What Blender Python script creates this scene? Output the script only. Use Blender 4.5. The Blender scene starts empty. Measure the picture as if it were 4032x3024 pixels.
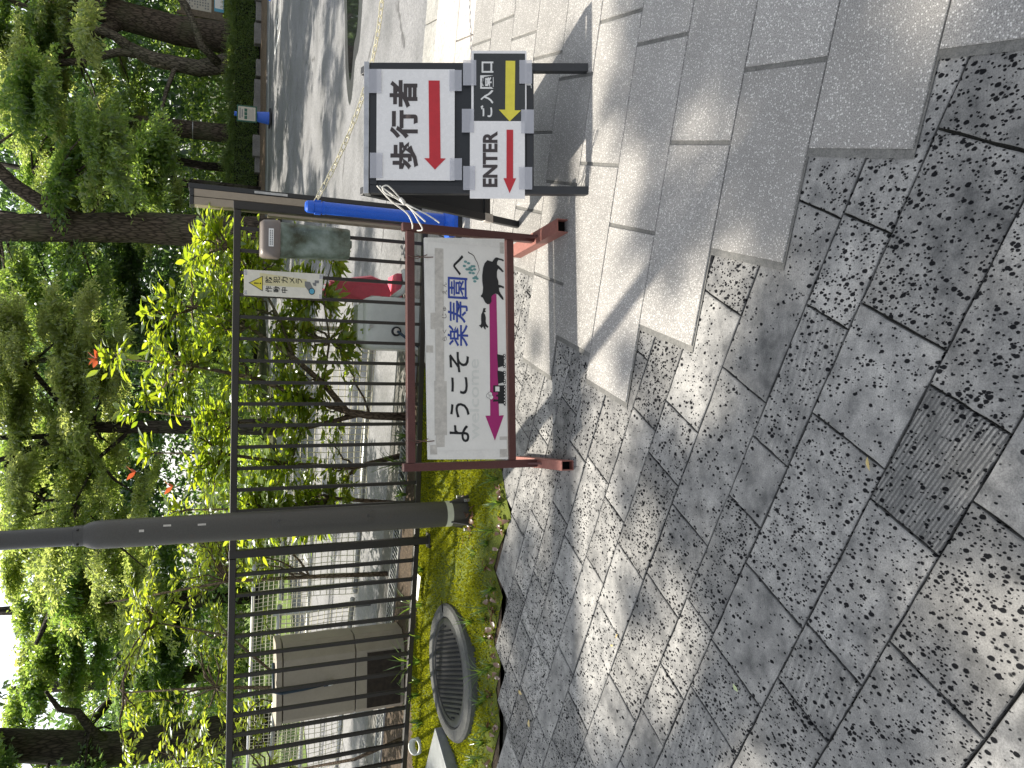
import bpy, bmesh, math, random
import numpy as np
from mathutils import Vector, Matrix

random.seed(7)
RNG = np.random.default_rng(7)
scene = bpy.context.scene
COL = scene.collection

# ------------------------------------------------------------------ camera
CAM_H = 1.45
PITCH = math.radians(22.8)
ROLL = math.radians(0.65)
fwd = Vector((0, math.cos(PITCH), -math.sin(PITCH)))
up0 = Vector((0, math.sin(PITCH), math.cos(PITCH)))
rt0 = Vector((1, 0, 0))
rt = rt0 * math.cos(ROLL) + up0 * math.sin(ROLL)
up = up0 * math.cos(ROLL) - rt0 * math.sin(ROLL)
cam_data = bpy.data.cameras.new("camera")
cam_data.sensor_fit = 'HORIZONTAL'
cam_data.sensor_width = 36.0
cam_data.lens = 26.0
cam_data.clip_start = 0.05
cam_data.clip_end = 1500
cam = bpy.data.objects.new("camera", cam_data)
COL.objects.link(cam)
# the phone was held upright but the picture is stored on its side: a quarter-turn of roll
cx, cy, cz = -up, rt, -fwd
cam.matrix_world = Matrix(((cx.x, cy.x, cz.x, 0), (cx.y, cy.y, cz.y, 0), (cx.z, cy.z, cz.z, CAM_H), (0, 0, 0, 1)))
scene.camera = cam

# ------------------------------------------------------------------ light
SUN_L = Vector((0.285, -0.47, -1.0)).normalized()      # direction the light travels
SUN_EL = math.asin(-SUN_L.z)
SUN_AZ = math.atan2(-SUN_L.x, -SUN_L.y)                # clockwise from +Y
world = bpy.data.worlds.new("World")
scene.world = world
world.use_nodes = True
wn = world.node_tree
wn.nodes.clear()
sky = wn.nodes.new("ShaderNodeTexSky")
sky.sky_type = 'NISHITA'
sky.sun_disc = False
sky.sun_elevation = SUN_EL
sky.sun_rotation = SUN_AZ
sky.air_density = 1.0
sky.dust_density = 1.6
sky.ozone_density = 1.0
bg = wn.nodes.new("ShaderNodeBackground")
bg.inputs[1].default_value = 0.15
wo = wn.nodes.new("ShaderNodeOutputWorld")
hs = wn.nodes.new("ShaderNodeHueSaturation")      # the camera's white balance: hazy, nearly neutral skylight
hs.inputs['Saturation'].default_value = 0.30
wn.links.new(sky.outputs[0], hs.inputs['Color'])
wn.links.new(hs.outputs[0], bg.inputs[0])
wn.links.new(bg.outputs[0], wo.inputs[0])
sun_d = bpy.data.lights.new("sun", 'SUN')
sun_d.energy = 5.0
sun_d.angle = math.radians(0.53)
sun_d.color = (1.0, 0.92, 0.80)
sun = bpy.data.objects.new("sun", sun_d)
COL.objects.link(sun)
sun.rotation_euler = SUN_L.to_track_quat('-Z', 'Y').to_euler()
sun.location = (-6, 10, 20)
scene.view_settings.view_transform = 'Standard'
scene.view_settings.look = 'None'
scene.view_settings.exposure = 0.82
scene.view_settings.gamma = 1.0
scene.view_settings.use_curve_mapping = False
scene.cycles.max_bounces = 6
scene.cycles.diffuse_bounces = 3
scene.cycles.glossy_bounces = 2
scene.cycles.transmission_bounces = 3
scene.cycles.transparent_max_bounces = 6
scene.cycles.caustics_reflective = False
scene.cycles.caustics_refractive = False

# ------------------------------------------------------------------ material helpers
class NT:
    def __init__(s, name):
        s.m = bpy.data.materials.new(name)
        s.m.use_nodes = True
        s.t = s.m.node_tree
        s.t.nodes.clear()
        s.out = s.t.nodes.new("ShaderNodeOutputMaterial")
    def n(s, typ, **kw):
        nd = s.t.nodes.new(typ)
        for k, v in kw.items():
            if k.startswith('i_'):
                key = k[2:]
                key = int(key) if key.isdigit() else key
                s.set(nd.inputs[key], v)
            else:
                setattr(nd, k, v)
        return nd
    def set(s, sock, v):
        if isinstance(v, bpy.types.NodeSocket):
            s.t.links.new(v, sock)
        else:
            sock.default_value = v
    def math(s, op, a, b=0.0, clamp=False):
        nd = s.t.nodes.new("ShaderNodeMath"); nd.operation = op; nd.use_clamp = clamp
        s.set(nd.inputs[0], a); s.set(nd.inputs[1], b)
        return nd.outputs[0]
    def mix(s, f, a, b, mode='MIX'):
        nd = s.t.nodes.new("ShaderNodeMix"); nd.data_type = 'RGBA'; nd.blend_type = mode
        s.set(nd.inputs[0], f); s.set(nd.inputs[6], a); s.set(nd.inputs[7], b)
        return nd.outputs[2]
    def ramp(s, f, stops):
        nd = s.t.nodes.new("ShaderNodeValToRGB")
        e = nd.color_ramp.elements
        while len(e) < len(stops): e.new(0.5)
        for k, (p, c) in enumerate(stops):
            e[k].position = p
            e[k].color = (c, c, c, 1) if isinstance(c, (int, float)) else (*c, 1)
        s.set(nd.inputs[0], f)
        return nd.outputs[0]
    def noise(s, vec, scale, detail=2.0, rough=0.5):
        nd = s.t.nodes.new("ShaderNodeTexNoise")
        nd.inputs['Scale'].default_value = scale; nd.inputs['Detail'].default_value = detail; nd.inputs['Roughness'].default_value = rough
        if vec is not None: s.t.links.new(vec, nd.inputs['Vector'])
        return nd.outputs[0]
    def voro(s, vec, scale, feature='F1', rnd=1.0):
        nd = s.t.nodes.new("ShaderNodeTexVoronoi"); nd.feature = feature
        nd.inputs['Scale'].default_value = scale; nd.inputs['Randomness'].default_value = rnd
        if vec is not None: s.t.links.new(vec, nd.inputs['Vector'])
        return nd
    def pos(s): return s.t.nodes.new("ShaderNodeNewGeometry").outputs['Position']
    def bsdf(s, col, rough=0.6, metal=0.0, spec=0.5, normal=None, **kw):
        nd = s.t.nodes.new("ShaderNodeBsdfPrincipled")
        s.set(nd.inputs['Base Color'], col if isinstance(col, bpy.types.NodeSocket) else (*col, 1))
        s.set(nd.inputs['Roughness'], rough); s.set(nd.inputs['Metallic'], metal); s.set(nd.inputs['Specular IOR Level'], spec)
        if normal is not None: s.t.links.new(normal, nd.inputs['Normal'])
        return nd.outputs[0]
    def bump(s, h, strength=0.3, dist=0.002):
        nd = s.t.nodes.new("ShaderNodeBump"); nd.inputs['Strength'].default_value = strength; nd.inputs['Distance'].default_value = dist
        s.t.links.new(h, nd.inputs['Height'])
        return nd.outputs[0]
    def done(s, sh):
        s.t.links.new(sh, s.out.inputs[0])
        return s.m

def plain(name, col, rough=0.6, metal=0.0, spec=0.5, var=0.12, scale=18.0, bumpd=0.0005, bs=0.2):
    t = NT(name); p = t.pos()
    n = t.noise(p, scale, 5, 0.6)
    n2 = t.noise(p, scale * 9, 3, 0.6)
    f = t.math('ADD', t.math('MULTIPLY', n, 0.65), t.math('MULTIPLY', n2, 0.35))
    lo = tuple(c * (1 - 2.2 * var) for c in col); hi = tuple(min(1, c * (1 + 1.6 * var)) for c in col)
    c = t.ramp(f, [(0.3, lo), (0.7, hi)])
    r = t.math('ADD', t.math('MULTIPLY', n2, 0.25), rough - 0.12, True)
    return t.done(t.bsdf(c, r, metal, spec, t.bump(f, bs, bumpd)))

def flat_mat(name, col, rough=0.6, spec=0.4):
    return plain(name, col, rough, 0, spec, var=0.05, scale=30)

def granite_mat():
    t = NT("granite_speckled"); p = t.pos()
    oi = t.n("ShaderNodeObjectInfo")
    off = t.n("ShaderNodeVectorMath", operation='ADD'); t.set(off.inputs[0], p)
    comb = t.n("ShaderNodeCombineXYZ"); t.set(comb.inputs[0], t.math('MULTIPLY', oi.outputs['Random'], 40.0)); t.set(off.inputs[1], comb.outputs[0])
    v = off.outputs[0]
    n1 = t.noise(v, 330, 3, 0.7)
    n2 = t.noise(v, 130, 2, 0.6)
    big = t.noise(v, 5, 4, 0.6)
    base = t.ramp(n1, [(0.33, (0.10, 0.10, 0.10)), (0.5, (0.245, 0.238, 0.225)), (0.68, (0.37, 0.36, 0.34))])
    vo = t.voro(v, 190)
    white = t.math('MULTIPLY', t.ramp(vo.outputs['Color'], [(0.60, 0.0), (0.68, 1.0)]), t.ramp(vo.outputs['Distance'], [(0.25, 1.0), (0.5, 0.0)]))
    c = t.mix(t.math('MULTIPLY', white, 0.85), base, (0.66, 0.65, 0.62, 1))
    tone = t.math('ADD', t.math('MULTIPLY', big, 0.5), t.math('ADD', t.math('MULTIPLY', oi.outputs['Random'], 0.22), 0.62))
    cc = t.n("ShaderNodeCombineXYZ")
    for k in range(3): t.set(cc.inputs[k], tone)
    c = t.mix(1.0, c, cc.outputs[0], 'MULTIPLY')
    h = t.math('ADD', n1, t.math('MULTIPLY', n2, 0.7))
    return t.done(t.bsdf(c, t.ramp(n2, [(0.3, 0.45), (0.7, 0.72)]), 0, 0.5, t.bump(h, 0.35, 0.0015)))

def lava_mat(name, pores=1.0, groove=None, dark=1.0):
    dark *= 0.84
    t = NT(name); p = t.pos()
    oi = t.n("ShaderNodeObjectInfo")
    off = t.n("ShaderNodeVectorMath", operation='ADD'); t.set(off.inputs[0], p)
    comb = t.n("ShaderNodeCombineXYZ")
    t.set(comb.inputs[0], t.math('MULTIPLY', oi.outputs['Random'], 37.0)); t.set(comb.inputs[1], t.math('MULTIPLY', oi.outputs['Random'], 91.0)); t.set(off.inputs[1], comb.outputs[0])
    v0 = off.outputs[0]
    mp = t.n("ShaderNodeMapping"); t.set(mp.inputs['Vector'], v0)
    mp.inputs['Rotation'].default_value = (0, 0, 0.7); mp.inputs['Scale'].default_value = (1.0, 0.7, 1.0)
    # wobble so the pores are not round discs
    wob = t.n("ShaderNodeTexNoise"); wob.inputs['Scale'].default_value = 90; wob.inputs['Detail'].default_value = 2; t.set(wob.inputs['Vector'], mp.outputs[0])
    wv = t.n("ShaderNodeVectorMath", operation='SCALE'); t.set(wv.inputs[0], wob.outputs['Color']); wv.inputs['Scale'].default_value = 0.004
    va = t.n("ShaderNodeVectorMath", operation='ADD'); t.set(va.inputs[0], mp.outputs[0]); t.set(va.inputs[1], wv.outputs[0])
    v = va.outputs[0]
    big = t.noise(v0, 4.5, 4, 0.62)
    mid = t.noise(v0, 16, 3, 0.6)
    fine = t.noise(v0, 260, 3, 0.7)
    def layer(scale, thr, r0, r1):
        vo = t.voro(v, scale)
        sel = t.math('GREATER_THAN', vo.outputs['Color'], thr)
        sep = t.n("ShaderNodeSeparateColor"); t.set(sep.inputs[0], vo.outputs['Color'])
        sel = t.math('GREATER_THAN', t.math('ADD', sep.outputs[0], t.math('MULTIPLY', t.math('SUBTRACT', big, 0.5), 1.5)), thr)
        rad = t.math('ADD', t.math('MULTIPLY', sep.outputs[1], r1 - r0), r0)
        d = t.math('SUBTRACT', rad, vo.outputs['Distance'])
        return t.math('MULTIPLY', sel, t.math('MULTIPLY', d, 12.0, True), True)
    p1 = layer(74, 0.98 - 0.55 * pores, 0.16, 0.46)
    p2 = layer(135, 0.98 - 0.55 * pores, 0.16, 0.48)
    p3 = layer(36, 1.22 - 0.36 * pores, 0.08, 0.25)
    pore = t.math('MAXIMUM', t.math('MAXIMUM', p1, p2), p3)
    base = t.ramp(t.math('ADD', t.math('MULTIPLY', mid, 0.55), t.math('MULTIPLY', big, 0.45)), [(0.34, (0.10 * dark, 0.102 * dark, 0.102 * dark)), (0.5, (0.245 * dark, 0.244 * dark, 0.236 * dark)), (0.68, (0.41 * dark, 0.405 * dark, 0.385 * dark))])
    g = t.ramp(fine, [(0.3, 0.62), (0.62, 1.15)])
    c = t.mix(1.0, base, g, 'MULTIPLY')
    h = t.math('SUBTRACT', t.math('MULTIPLY', fine, 0.25), pore)
    if groove:
        sc, dist, depth, kind = groove
        mp2 = t.n("ShaderNodeMapping"); t.set(mp2.inputs['Vector'], p)
        mp2.inputs['Rotation'].default_value = (0, 0, dist)
        wv2 = t.n("ShaderNodeTexWave", wave_type=kind, bands_direction='X'); wv2.inputs['Scale'].default_value = sc; wv2.inputs['Distortion'].default_value = 1.2; wv2.inputs['Detail'].default_value = 1.5; wv2.inputs['Detail Scale'].default_value = 4
        t.set(wv2.inputs['Vector'], mp2.outputs[0])
        gm = t.math('MULTIPLY', t.ramp(wv2.outputs[1], [(0.25, 1.0), (0.6, 0.0)]), t.ramp(big, [(0.35, 0.55), (0.6, 1.0)]))
        c = t.mix(t.math('MULTIPLY', gm, depth), c, (0.055, 0.057, 0.058, 1))
        h = t.math('SUBTRACT', h, t.math('MULTIPLY', gm, depth * 0.8))
    c = t.mix(t.math('MULTIPLY', pore, 0.97), c, (0.006, 0.0065, 0.008, 1))
    tone = t.math('ADD', t.math('MULTIPLY', oi.outputs['Random'], 0.34), 0.80)
    cc = t.n("ShaderNodeCombineXYZ")
    for k in range(3): t.set(cc.inputs[k], tone)
    c = t.mix(1.0, c, cc.outputs[0], 'MULTIPLY')
    return t.done(t.bsdf(c, t.math('ADD', 0.68, t.math('MULTIPLY', pore, 0.2)), 0, t.math('SUBTRACT', 0.4, t.math('MULTIPLY', pore, 0.36)), t.bump(h, 0.9, 0.003)))

def leaf_mat(name, c0, c1, tr0, tr1, tmix=0.5, gloss=0.06, patch=None):
    t = NT(name)
    g = t.n("ShaderNodeNewGeometry")
    r = g.outputs['Random Per Island']
    oi = t.n("ShaderNodeObjectInfo").outputs['Random']
    f = t.math('ADD', t.math('MULTIPLY', r, 0.6), t.math('MULTIPLY', oi, 0.4))
    col = t.ramp(f, [(0.1, c0), (0.9, c1)])
    tcol = t.ramp(f, [(0.1, tr0), (0.9, tr1)])
    df = t.n("ShaderNodeBsdfDiffuse"); t.set(df.inputs[0], col)
    tr = t.n("ShaderNodeBsdfTranslucent"); t.set(tr.inputs[0], tcol)
    m1 = t.n("ShaderNodeMixShader"); m1.inputs[0].default_value = tmix
    t.set(m1.inputs[1], df.outputs[0]); t.set(m1.inputs[2], tr.outputs[0])
    gl = t.n("ShaderNodeBsdfGlossy"); gl.inputs['Roughness'].default_value = 0.32; gl.inputs[0].default_value = (0.9, 0.95, 1, 1)
    m2 = t.n("ShaderNodeMixShader"); m2.inputs[0].default_value = gloss
    t.set(m2.inputs[1], m1.outputs[0]); t.set(m2.inputs[2], gl.outputs[0])
    return t.done(m2.outputs[0])

def bark_mat(name, lo, hi, vs=(7, 7, 1.6), bd=0.03):
    t = NT(name); p = t.pos()
    mp = t.n("ShaderNodeMapping"); t.set(mp.inputs['Vector'], p); mp.inputs['Scale'].default_value = vs
    n = t.noise(mp.outputs[0], 3.2, 6, 0.66)
    vo = t.voro(mp.outputs[0], 3.0, 'DISTANCE_TO_EDGE')
    n2 = t.noise(p, 1.6, 3)
    f = t.math('MULTIPLY', t.ramp(vo.outputs[0], [(0.0, 0.25), (0.22, 1.0)]), n)
    c = t.ramp(f, [(0.12, lo), (0.62, hi)])
    c = t.mix(t.math('MULTIPLY', t.ramp(n2, [(0.5, 0.0), (0.7, 1.0)]), 0.4), c, (0.10, 0.115, 0.06, 1))
    return t.done(t.bsdf(c, 0.88, 0, 0.2, t.bump(f, 0.8, bd)))

def asphalt_mat():
    t = NT("asphalt_worn"); p = t.pos()
    n1 = t.noise(p, 190, 3, 0.7); n2 = t.noise(p, 1.3, 5, 0.62); n3 = t.noise(p, 34, 3, 0.6)
    c = t.ramp(t.math('ADD', t.math('MULTIPLY', n1, 0.6), t.math('MULTIPLY', n3, 0.4)), [(0.33, (0.07, 0.073, 0.077)), (0.5, (0.16, 0.163, 0.168)), (0.70, (0.30, 0.30, 0.30))])
    tone = t.ramp(n2, [(0.32, 0.72), (0.66, 1.18)])
    c = t.mix(1.0, c, tone, 'MULTIPLY')
    vo = t.voro(p, 0.42, 'DISTANCE_TO_EDGE')
    wob = t.noise(p, 3.0, 4, 0.6)
    crack = t.ramp(t.math('ADD', vo.outputs[0], t.math('MULTIPLY', t.math('SUBTRACT', wob, 0.5), 0.06)), [(0.0, 1.0), (0.006, 0.0)])
    crack = t.math('MULTIPLY', crack, t.ramp(n2, [(0.48, 0.0), (0.55, 1.0)]))
    c = t.mix(t.math('MULTIPLY', crack, 0.75), c, (0.03, 0.03, 0.03, 1))
    return t.done(t.bsdf(c, t.ramp(n2, [(0.35, 0.5), (0.6, 0.78)]), 0, 0.5, t.bump(t.math('SUBTRACT', n1, crack), 0.5, 0.003)))

def soil_mat(name, a, b, cc, scale=40):
    t = NT(name); p = t.pos()
    n = t.noise(p, scale, 5, 0.7); n2 = t.noise(p, 2.2, 4, 0.6); n3 = t.noise(p, scale * 5, 2)
    c = t.ramp(t.math('ADD', t.math('MULTIPLY', n, 0.7), t.math('MULTIPLY', n3, 0.3)), [(0.3, a), (0.5, b), (0.72, cc)])
    c = t.mix(1.0, c, t.ramp(n2, [(0.3, 0.7), (0.7, 1.2)]), 'MULTIPLY')
    return t.done(t.bsdf(c, 0.9, 0, 0.25, t.bump(n, 0.7, 0.01)))

def concrete_mat(name, base, warm=1.0, scale=60):
    t = NT(name); p = t.pos()
    n = t.noise(p, scale * 3, 4, 0.7); n2 = t.noise(p, 3.0, 5, 0.65); n3 = t.noise(p, scale * 0.5, 4, 0.6)
    hi = (base * 1.45 * warm, base * 1.4, base * 1.3); lo = (base * 0.5, base * 0.49, base * 0.46); md = (base * warm, base, base * 0.94)
    c = t.ramp(t.math('ADD', t.math('MULTIPLY', n, 0.65), t.math('MULTIPLY', n3, 0.35)), [(0.34, lo), (0.5, md), (0.68, hi)])
    c = t.mix(1.0, c, t.ramp(n2, [(0.3, 0.72), (0.65, 1.12)]), 'MULTIPLY')
    return t.done(t.bsdf(c, 0.8, 0, 0.35, t.bump(n, 0.5, 0.002)))

def metal_paint(name, col, rust=0.15, rough=0.4, scale=25, rustcol=(0.16, 0.07, 0.03)):
    t = NT(name); p = t.pos()
    n = t.noise(p, scale, 6, 0.65); n2 = t.noise(p, scale * 7, 3, 0.6)
    m = t.math('MULTIPLY', t.ramp(n, [(0.58, 0.0), (0.70, 1.0)]), rust)
    c = t.ramp(n2, [(0.3, tuple(x * 0.82 for x in col)), (0.7, tuple(min(1, x * 1.15) for x in col))])
    c = t.mix(m, c, (*rustcol, 1))
    r = t.math('ADD', t.math('MULTIPLY', n, 0.3), rough - 0.12)
    return t.done(t.bsdf(c, r, 0, 0.5, t.bump(n2, 0.15, 0.0006)))

M = {}
M['granite'] = granite_mat()
M['lava'] = lava_mat("lava_pitted", 1.0)
M['lava_fine'] = lava_mat("lava_fine", 0.42)
M['lava_heavy'] = lava_mat("lava_heavily_pitted", 1.3, None, 0.86)
M['lava_rib'] = lava_mat("lava_saw_ribbed", 0.8, (31.0, math.radians(-55), 0.9, 'BANDS'), 0.92)
M['lava_fan'] = lava_mat("lava_saw_scratched", 0.8, (17.0, math.radians(20), 0.32, 'RINGS'), 0.95)
M['mortar'] = concrete_mat("mortar_damp", 0.14, 1.0, 90)
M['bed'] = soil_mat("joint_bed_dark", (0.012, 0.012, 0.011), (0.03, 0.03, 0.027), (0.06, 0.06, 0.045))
M['asphalt'] = asphalt_mat()
M['concrete'] = concrete_mat("gutter_concrete_warm", 0.40, 1.05)
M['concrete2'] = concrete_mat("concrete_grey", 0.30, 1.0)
M['concrete_m'] = concrete_mat("concrete_moss_shade_toned", 0.15, 1.02)  # left gutter strips: shade and moss put into a darker concrete colour
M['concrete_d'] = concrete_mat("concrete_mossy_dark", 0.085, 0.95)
M['soil'] = soil_mat("soil_litter", (0.02, 0.014, 0.009), (0.06, 0.043, 0.028), (0.16, 0.12, 0.08))
M['litter'] = soil_mat("dry_verge", (0.05, 0.035, 0.022), (0.16, 0.115, 0.08), (0.36, 0.29, 0.21), 25)
M['forest'] = soil_mat("forest_floor", (0.015, 0.018, 0.008), (0.045, 0.05, 0.02), (0.09, 0.085, 0.04), 12)
M['lawn'] = soil_mat("lawn_base", (0.05, 0.08, 0.015), (0.11, 0.17, 0.03), (0.17, 0.24, 0.05), 50)
M['moss_g'] = soil_mat("moss_ground", (0.03, 0.04, 0.006), (0.095, 0.12, 0.014), (0.17, 0.20, 0.025), 120)
M['moss'] = leaf_mat("moss_tips", (0.13, 0.14, 0.008), (0.27, 0.28, 0.016), (0.28, 0.31, 0.012), (0.42, 0.43, 0.02), 0.4, 0.005)
M['fence'] = metal_paint("fence_dark_brown", (0.020, 0.017, 0.015), 0.06, 0.38)
M['lamp'] = metal_paint("lamp_dark_bronze", (0.062, 0.058, 0.050), 0.10, 0.42)
M['lamp2'] = metal_paint("lamp_pole_bronze", (0.045, 0.043, 0.040), 0.05, 0.38)
M['maroon'] = metal_paint("stand_maroon", (0.095, 0.032, 0.028), 0.12, 0.42)
M['maroon_f'] = metal_paint("stand_faded_maroon", (0.26, 0.10, 0.078), 0.35, 0.55, 14, (0.33, 0.17, 0.13))
M['hollow'] = flat_mat("tube_inside_black", (0.006, 0.005, 0.005), 0.9, 0.1)
M['black'] = metal_paint("sign_black_steel", (0.016, 0.017, 0.019), 0.04, 0.42)
M['panel'] = metal_paint("sign_black_panel", (0.013, 0.015, 0.018), 0.03, 0.5)
M['alu'] = plain("brushed_aluminium", (0.45, 0.45, 0.45), 0.42, 0.9)
M['steel'] = plain("galvanised_steel", (0.42, 0.43, 0.43), 0.45, 0.75)
M['steel_d'] = plain("dull_steel_block", (0.20, 0.215, 0.22), 0.42, 0.3)
M['iron'] = plain("manhole_iron", (0.03, 0.032, 0.034), 0.36, 0.6, var=0.25)
M['blue'] = metal_paint("blue_plastic", (0.012, 0.10, 0.55), 0.0, 0.35)
M['green_f'] = flat_mat("sign_green_frame", (0.02, 0.09, 0.055), 0.5)
M['chain'] = flat_mat("cream_plastic_chain", (0.62, 0.58, 0.42), 0.45)
M['beige'] = plain("beige_powder_coat", (0.30, 0.25, 0.19), 0.5, var=0.05)
M['cab'] = plain("cabinet_beige", (0.33, 0.29, 0.225), 0.5, var=0.07, scale=6)
M['cab_dark'] = plain("cabinet_rusty_opening", (0.028, 0.02, 0.013), 0.85, var=0.35, scale=30)
M['box_w'] = plain("pale_grey_plastic", (0.52, 0.54, 0.50), 0.38, var=0.05, scale=8)
M['rubber'] = flat_mat("black_rubber", (0.02, 0.02, 0.022), 0.7)
M['hose'] = flat_mat("dark_blue_hose", (0.02, 0.04, 0.06), 0.5)
M['pink'] = flat_mat("pink_plastic", (0.75, 0.13, 0.19), 0.45)
M['net'] = flat_mat("cream_net_cord", (0.66, 0.63, 0.48), 0.6)
M['paper'] = plain("laminated_white_sheet", (0.80, 0.775, 0.75), 0.26, 0, 0.5, var=0.02, scale=5, bumpd=0.004, bs=0.2)
M['paper3'] = plain("laminated_black_sheet", (0.014, 0.016, 0.014), 0.2, 0, 0.6, var=0.15, scale=9, bumpd=0.004, bs=0.25)
M['board'] = plain("weathered_white_board", (0.76, 0.74, 0.69), 0.5, var=0.06, scale=14)
M['vinyl'] = plain("aged_vinyl_sheet", (0.77, 0.75, 0.70), 0.42, var=0.03, scale=9)
M['tape_old'] = plain("grey_aged_tape", (0.54, 0.51, 0.46), 0.5, var=0.14, scale=45)
M['ink_b'] = flat_mat("ink_black", (0.012, 0.013, 0.015), 0.45)
M['ink_brown'] = flat_mat("ink_brown_black", (0.05, 0.038, 0.036), 0.4)
M['ink_blue'] = flat_mat("ink_blue", (0.03, 0.06, 0.30), 0.45)
M['ink_red'] = flat_mat("ink_red", (0.50, 0.022, 0.03), 0.35)
M['ink_mag'] = flat_mat("ink_magenta", (0.36, 0.02, 0.15), 0.45)
M['ink_yel'] = flat_mat("ink_yellow", (0.72, 0.62, 0.06), 0.35)
M['ink_w'] = flat_mat("ink_white", (0.74, 0.73, 0.70), 0.4)
M['ink_teal'] = flat_mat("ink_teal", (0.14, 0.30, 0.29), 0.5)
M['ink_faint'] = flat_mat("ink_faint_grey", (0.68, 0.68, 0.63), 0.45)
M['ink_grey'] = flat_mat("ink_grey", (0.20, 0.20, 0.20), 0.45)
M['ink_lens'] = flat_mat("ink_lens_blue", (0.10, 0.36, 0.50), 0.35)
M['ink_cream'] = flat_mat("ink_cream", (0.66, 0.60, 0.36), 0.45)
M['camsign'] = flat_mat("camera_sign_plate", (0.72, 0.69, 0.60), 0.4)
M['paint_w'] = plain("road_paint_white", (0.66, 0.68, 0.68), 0.6, var=0.2, scale=30)
M['wood'] = plain("weathered_wood", (0.16, 0.125, 0.085), 0.8, var=0.25, scale=18)
M['notice'] = flat_mat("notice_paper", (0.50, 0.46, 0.38), 0.6)
M['rope'] = plain("white_cotton_rope", (0.70, 0.68, 0.62), 0.9, var=0.12, scale=120)
M['wire'] = plain("rusty_wire", (0.10, 0.05, 0.035), 0.7)
M['stone_k'] = concrete_mat("far_kerb_stone", 0.18, 1.05)
M['band'] = flat_mat("pole_reflective_band", (0.55, 0.56, 0.44), 0.4)
M['bark'] = bark_mat("bark_brown", (0.03, 0.024, 0.018), (0.16, 0.125, 0.095))
M['bark_d'] = bark_mat("bark_dark", (0.014, 0.012, 0.009), (0.075, 0.062, 0.05))
M['bark_p'] = bark_mat("bark_pale_patched", (0.03, 0.026, 0.02), (0.22, 0.19, 0.145))
M['stem'] = bark_mat("shrub_stem", (0.05, 0.036, 0.025), (0.20, 0.15, 0.105), (20, 20, 6), 0.004)
M['leaf_sh'] = leaf_mat("shrub_leaf", (0.055, 0.10, 0.016), (0.12, 0.17, 0.024), (0.32, 0.46, 0.022), (0.68, 0.74, 0.035), 0.6, 0.06)
M['leaf_red'] = leaf_mat("shrub_young_red_leaf", (0.30, 0.045, 0.02), (0.38, 0.07, 0.03), (0.62, 0.10, 0.04), (0.70, 0.16, 0.05), 0.5, 0.08)
M['leaf_sh2'] = leaf_mat("shrub_leaf_light", (0.06, 0.105, 0.018), (0.12, 0.17, 0.03), (0.36, 0.50, 0.03), (0.68, 0.74, 0.06), 0.6, 0.05)
M['leaf_a'] = leaf_mat("tree_leaf_green", (0.045, 0.095, 0.030), (0.10, 0.16, 0.05), (0.26, 0.46, 0.06), (0.54, 0.68, 0.12), 0.58, 0.06)
M['leaf_b'] = leaf_mat("tree_leaf_yellowish", (0.09, 0.14, 0.04), (0.17, 0.21, 0.075), (0.44, 0.60, 0.09), (0.75, 0.80, 0.24), 0.58, 0.06)
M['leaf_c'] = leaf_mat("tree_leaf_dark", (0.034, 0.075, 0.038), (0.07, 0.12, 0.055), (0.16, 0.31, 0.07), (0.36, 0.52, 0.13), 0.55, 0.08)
M['leaf_h'] = leaf_mat("hedge_leaf", (0.075, 0.13, 0.04), (0.15, 0.20, 0.07), (0.32, 0.44, 0.06), (0.56, 0.64, 0.14), 0.5, 0.04)
M['weed'] = leaf_mat("weed_blade", (0.055, 0.11, 0.020), (0.10, 0.17, 0.035), (0.16, 0.28, 0.03), (0.28, 0.40, 0.05), 0.45, 0.04)
M['dry'] = leaf_mat("dry_leaf", (0.07, 0.032, 0.018), (0.20, 0.11, 0.065), (0.20, 0.10, 0.05), (0.30, 0.20, 0.1), 0.25, 0.06)
M['dry_y'] = leaf_mat("yellow_leaf", (0.50, 0.38, 0.14), (0.58, 0.46, 0.20), (0.45, 0.35, 0.1), (0.5, 0.4, 0.15), 0.25, 0.05)
M['petal'] = leaf_mat("pale_green_petal", (0.42, 0.52, 0.24), (0.5, 0.58, 0.3), (0.4, 0.5, 0.2), (0.4, 0.5, 0.2), 0.25, 0.05)
def tape_mat():
    t = NT("clear_tape")
    df = t.bsdf((0.62, 0.62, 0.66), 0.22, 0, 0.6)
    tr = t.n("ShaderNodeBsdfTransparent")
    mx = t.n("ShaderNodeMixShader"); mx.inputs[0].default_value = 0.45
    t.set(mx.inputs[1], tr.outputs[0]); t.set(mx.inputs[2], df)
    return t.done(mx.outputs[0])
M['tape'] = tape_mat()
def puddle_mat():
    t = NT("puddle_water")
    n = t.noise(t.pos(), 6, 2)
    return t.done(t.bsdf((0.012, 0.013, 0.014), 0.03, 0, 0.6, t.bump(n, 0.03, 0.002)))
M['puddle'] = puddle_mat()
M['wet'] = plain('wet_asphalt', (0.05, 0.052, 0.055), 0.3, 0, 0.5, var=0.2, scale=60, bumpd=0.002, bs=0.3)
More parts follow.
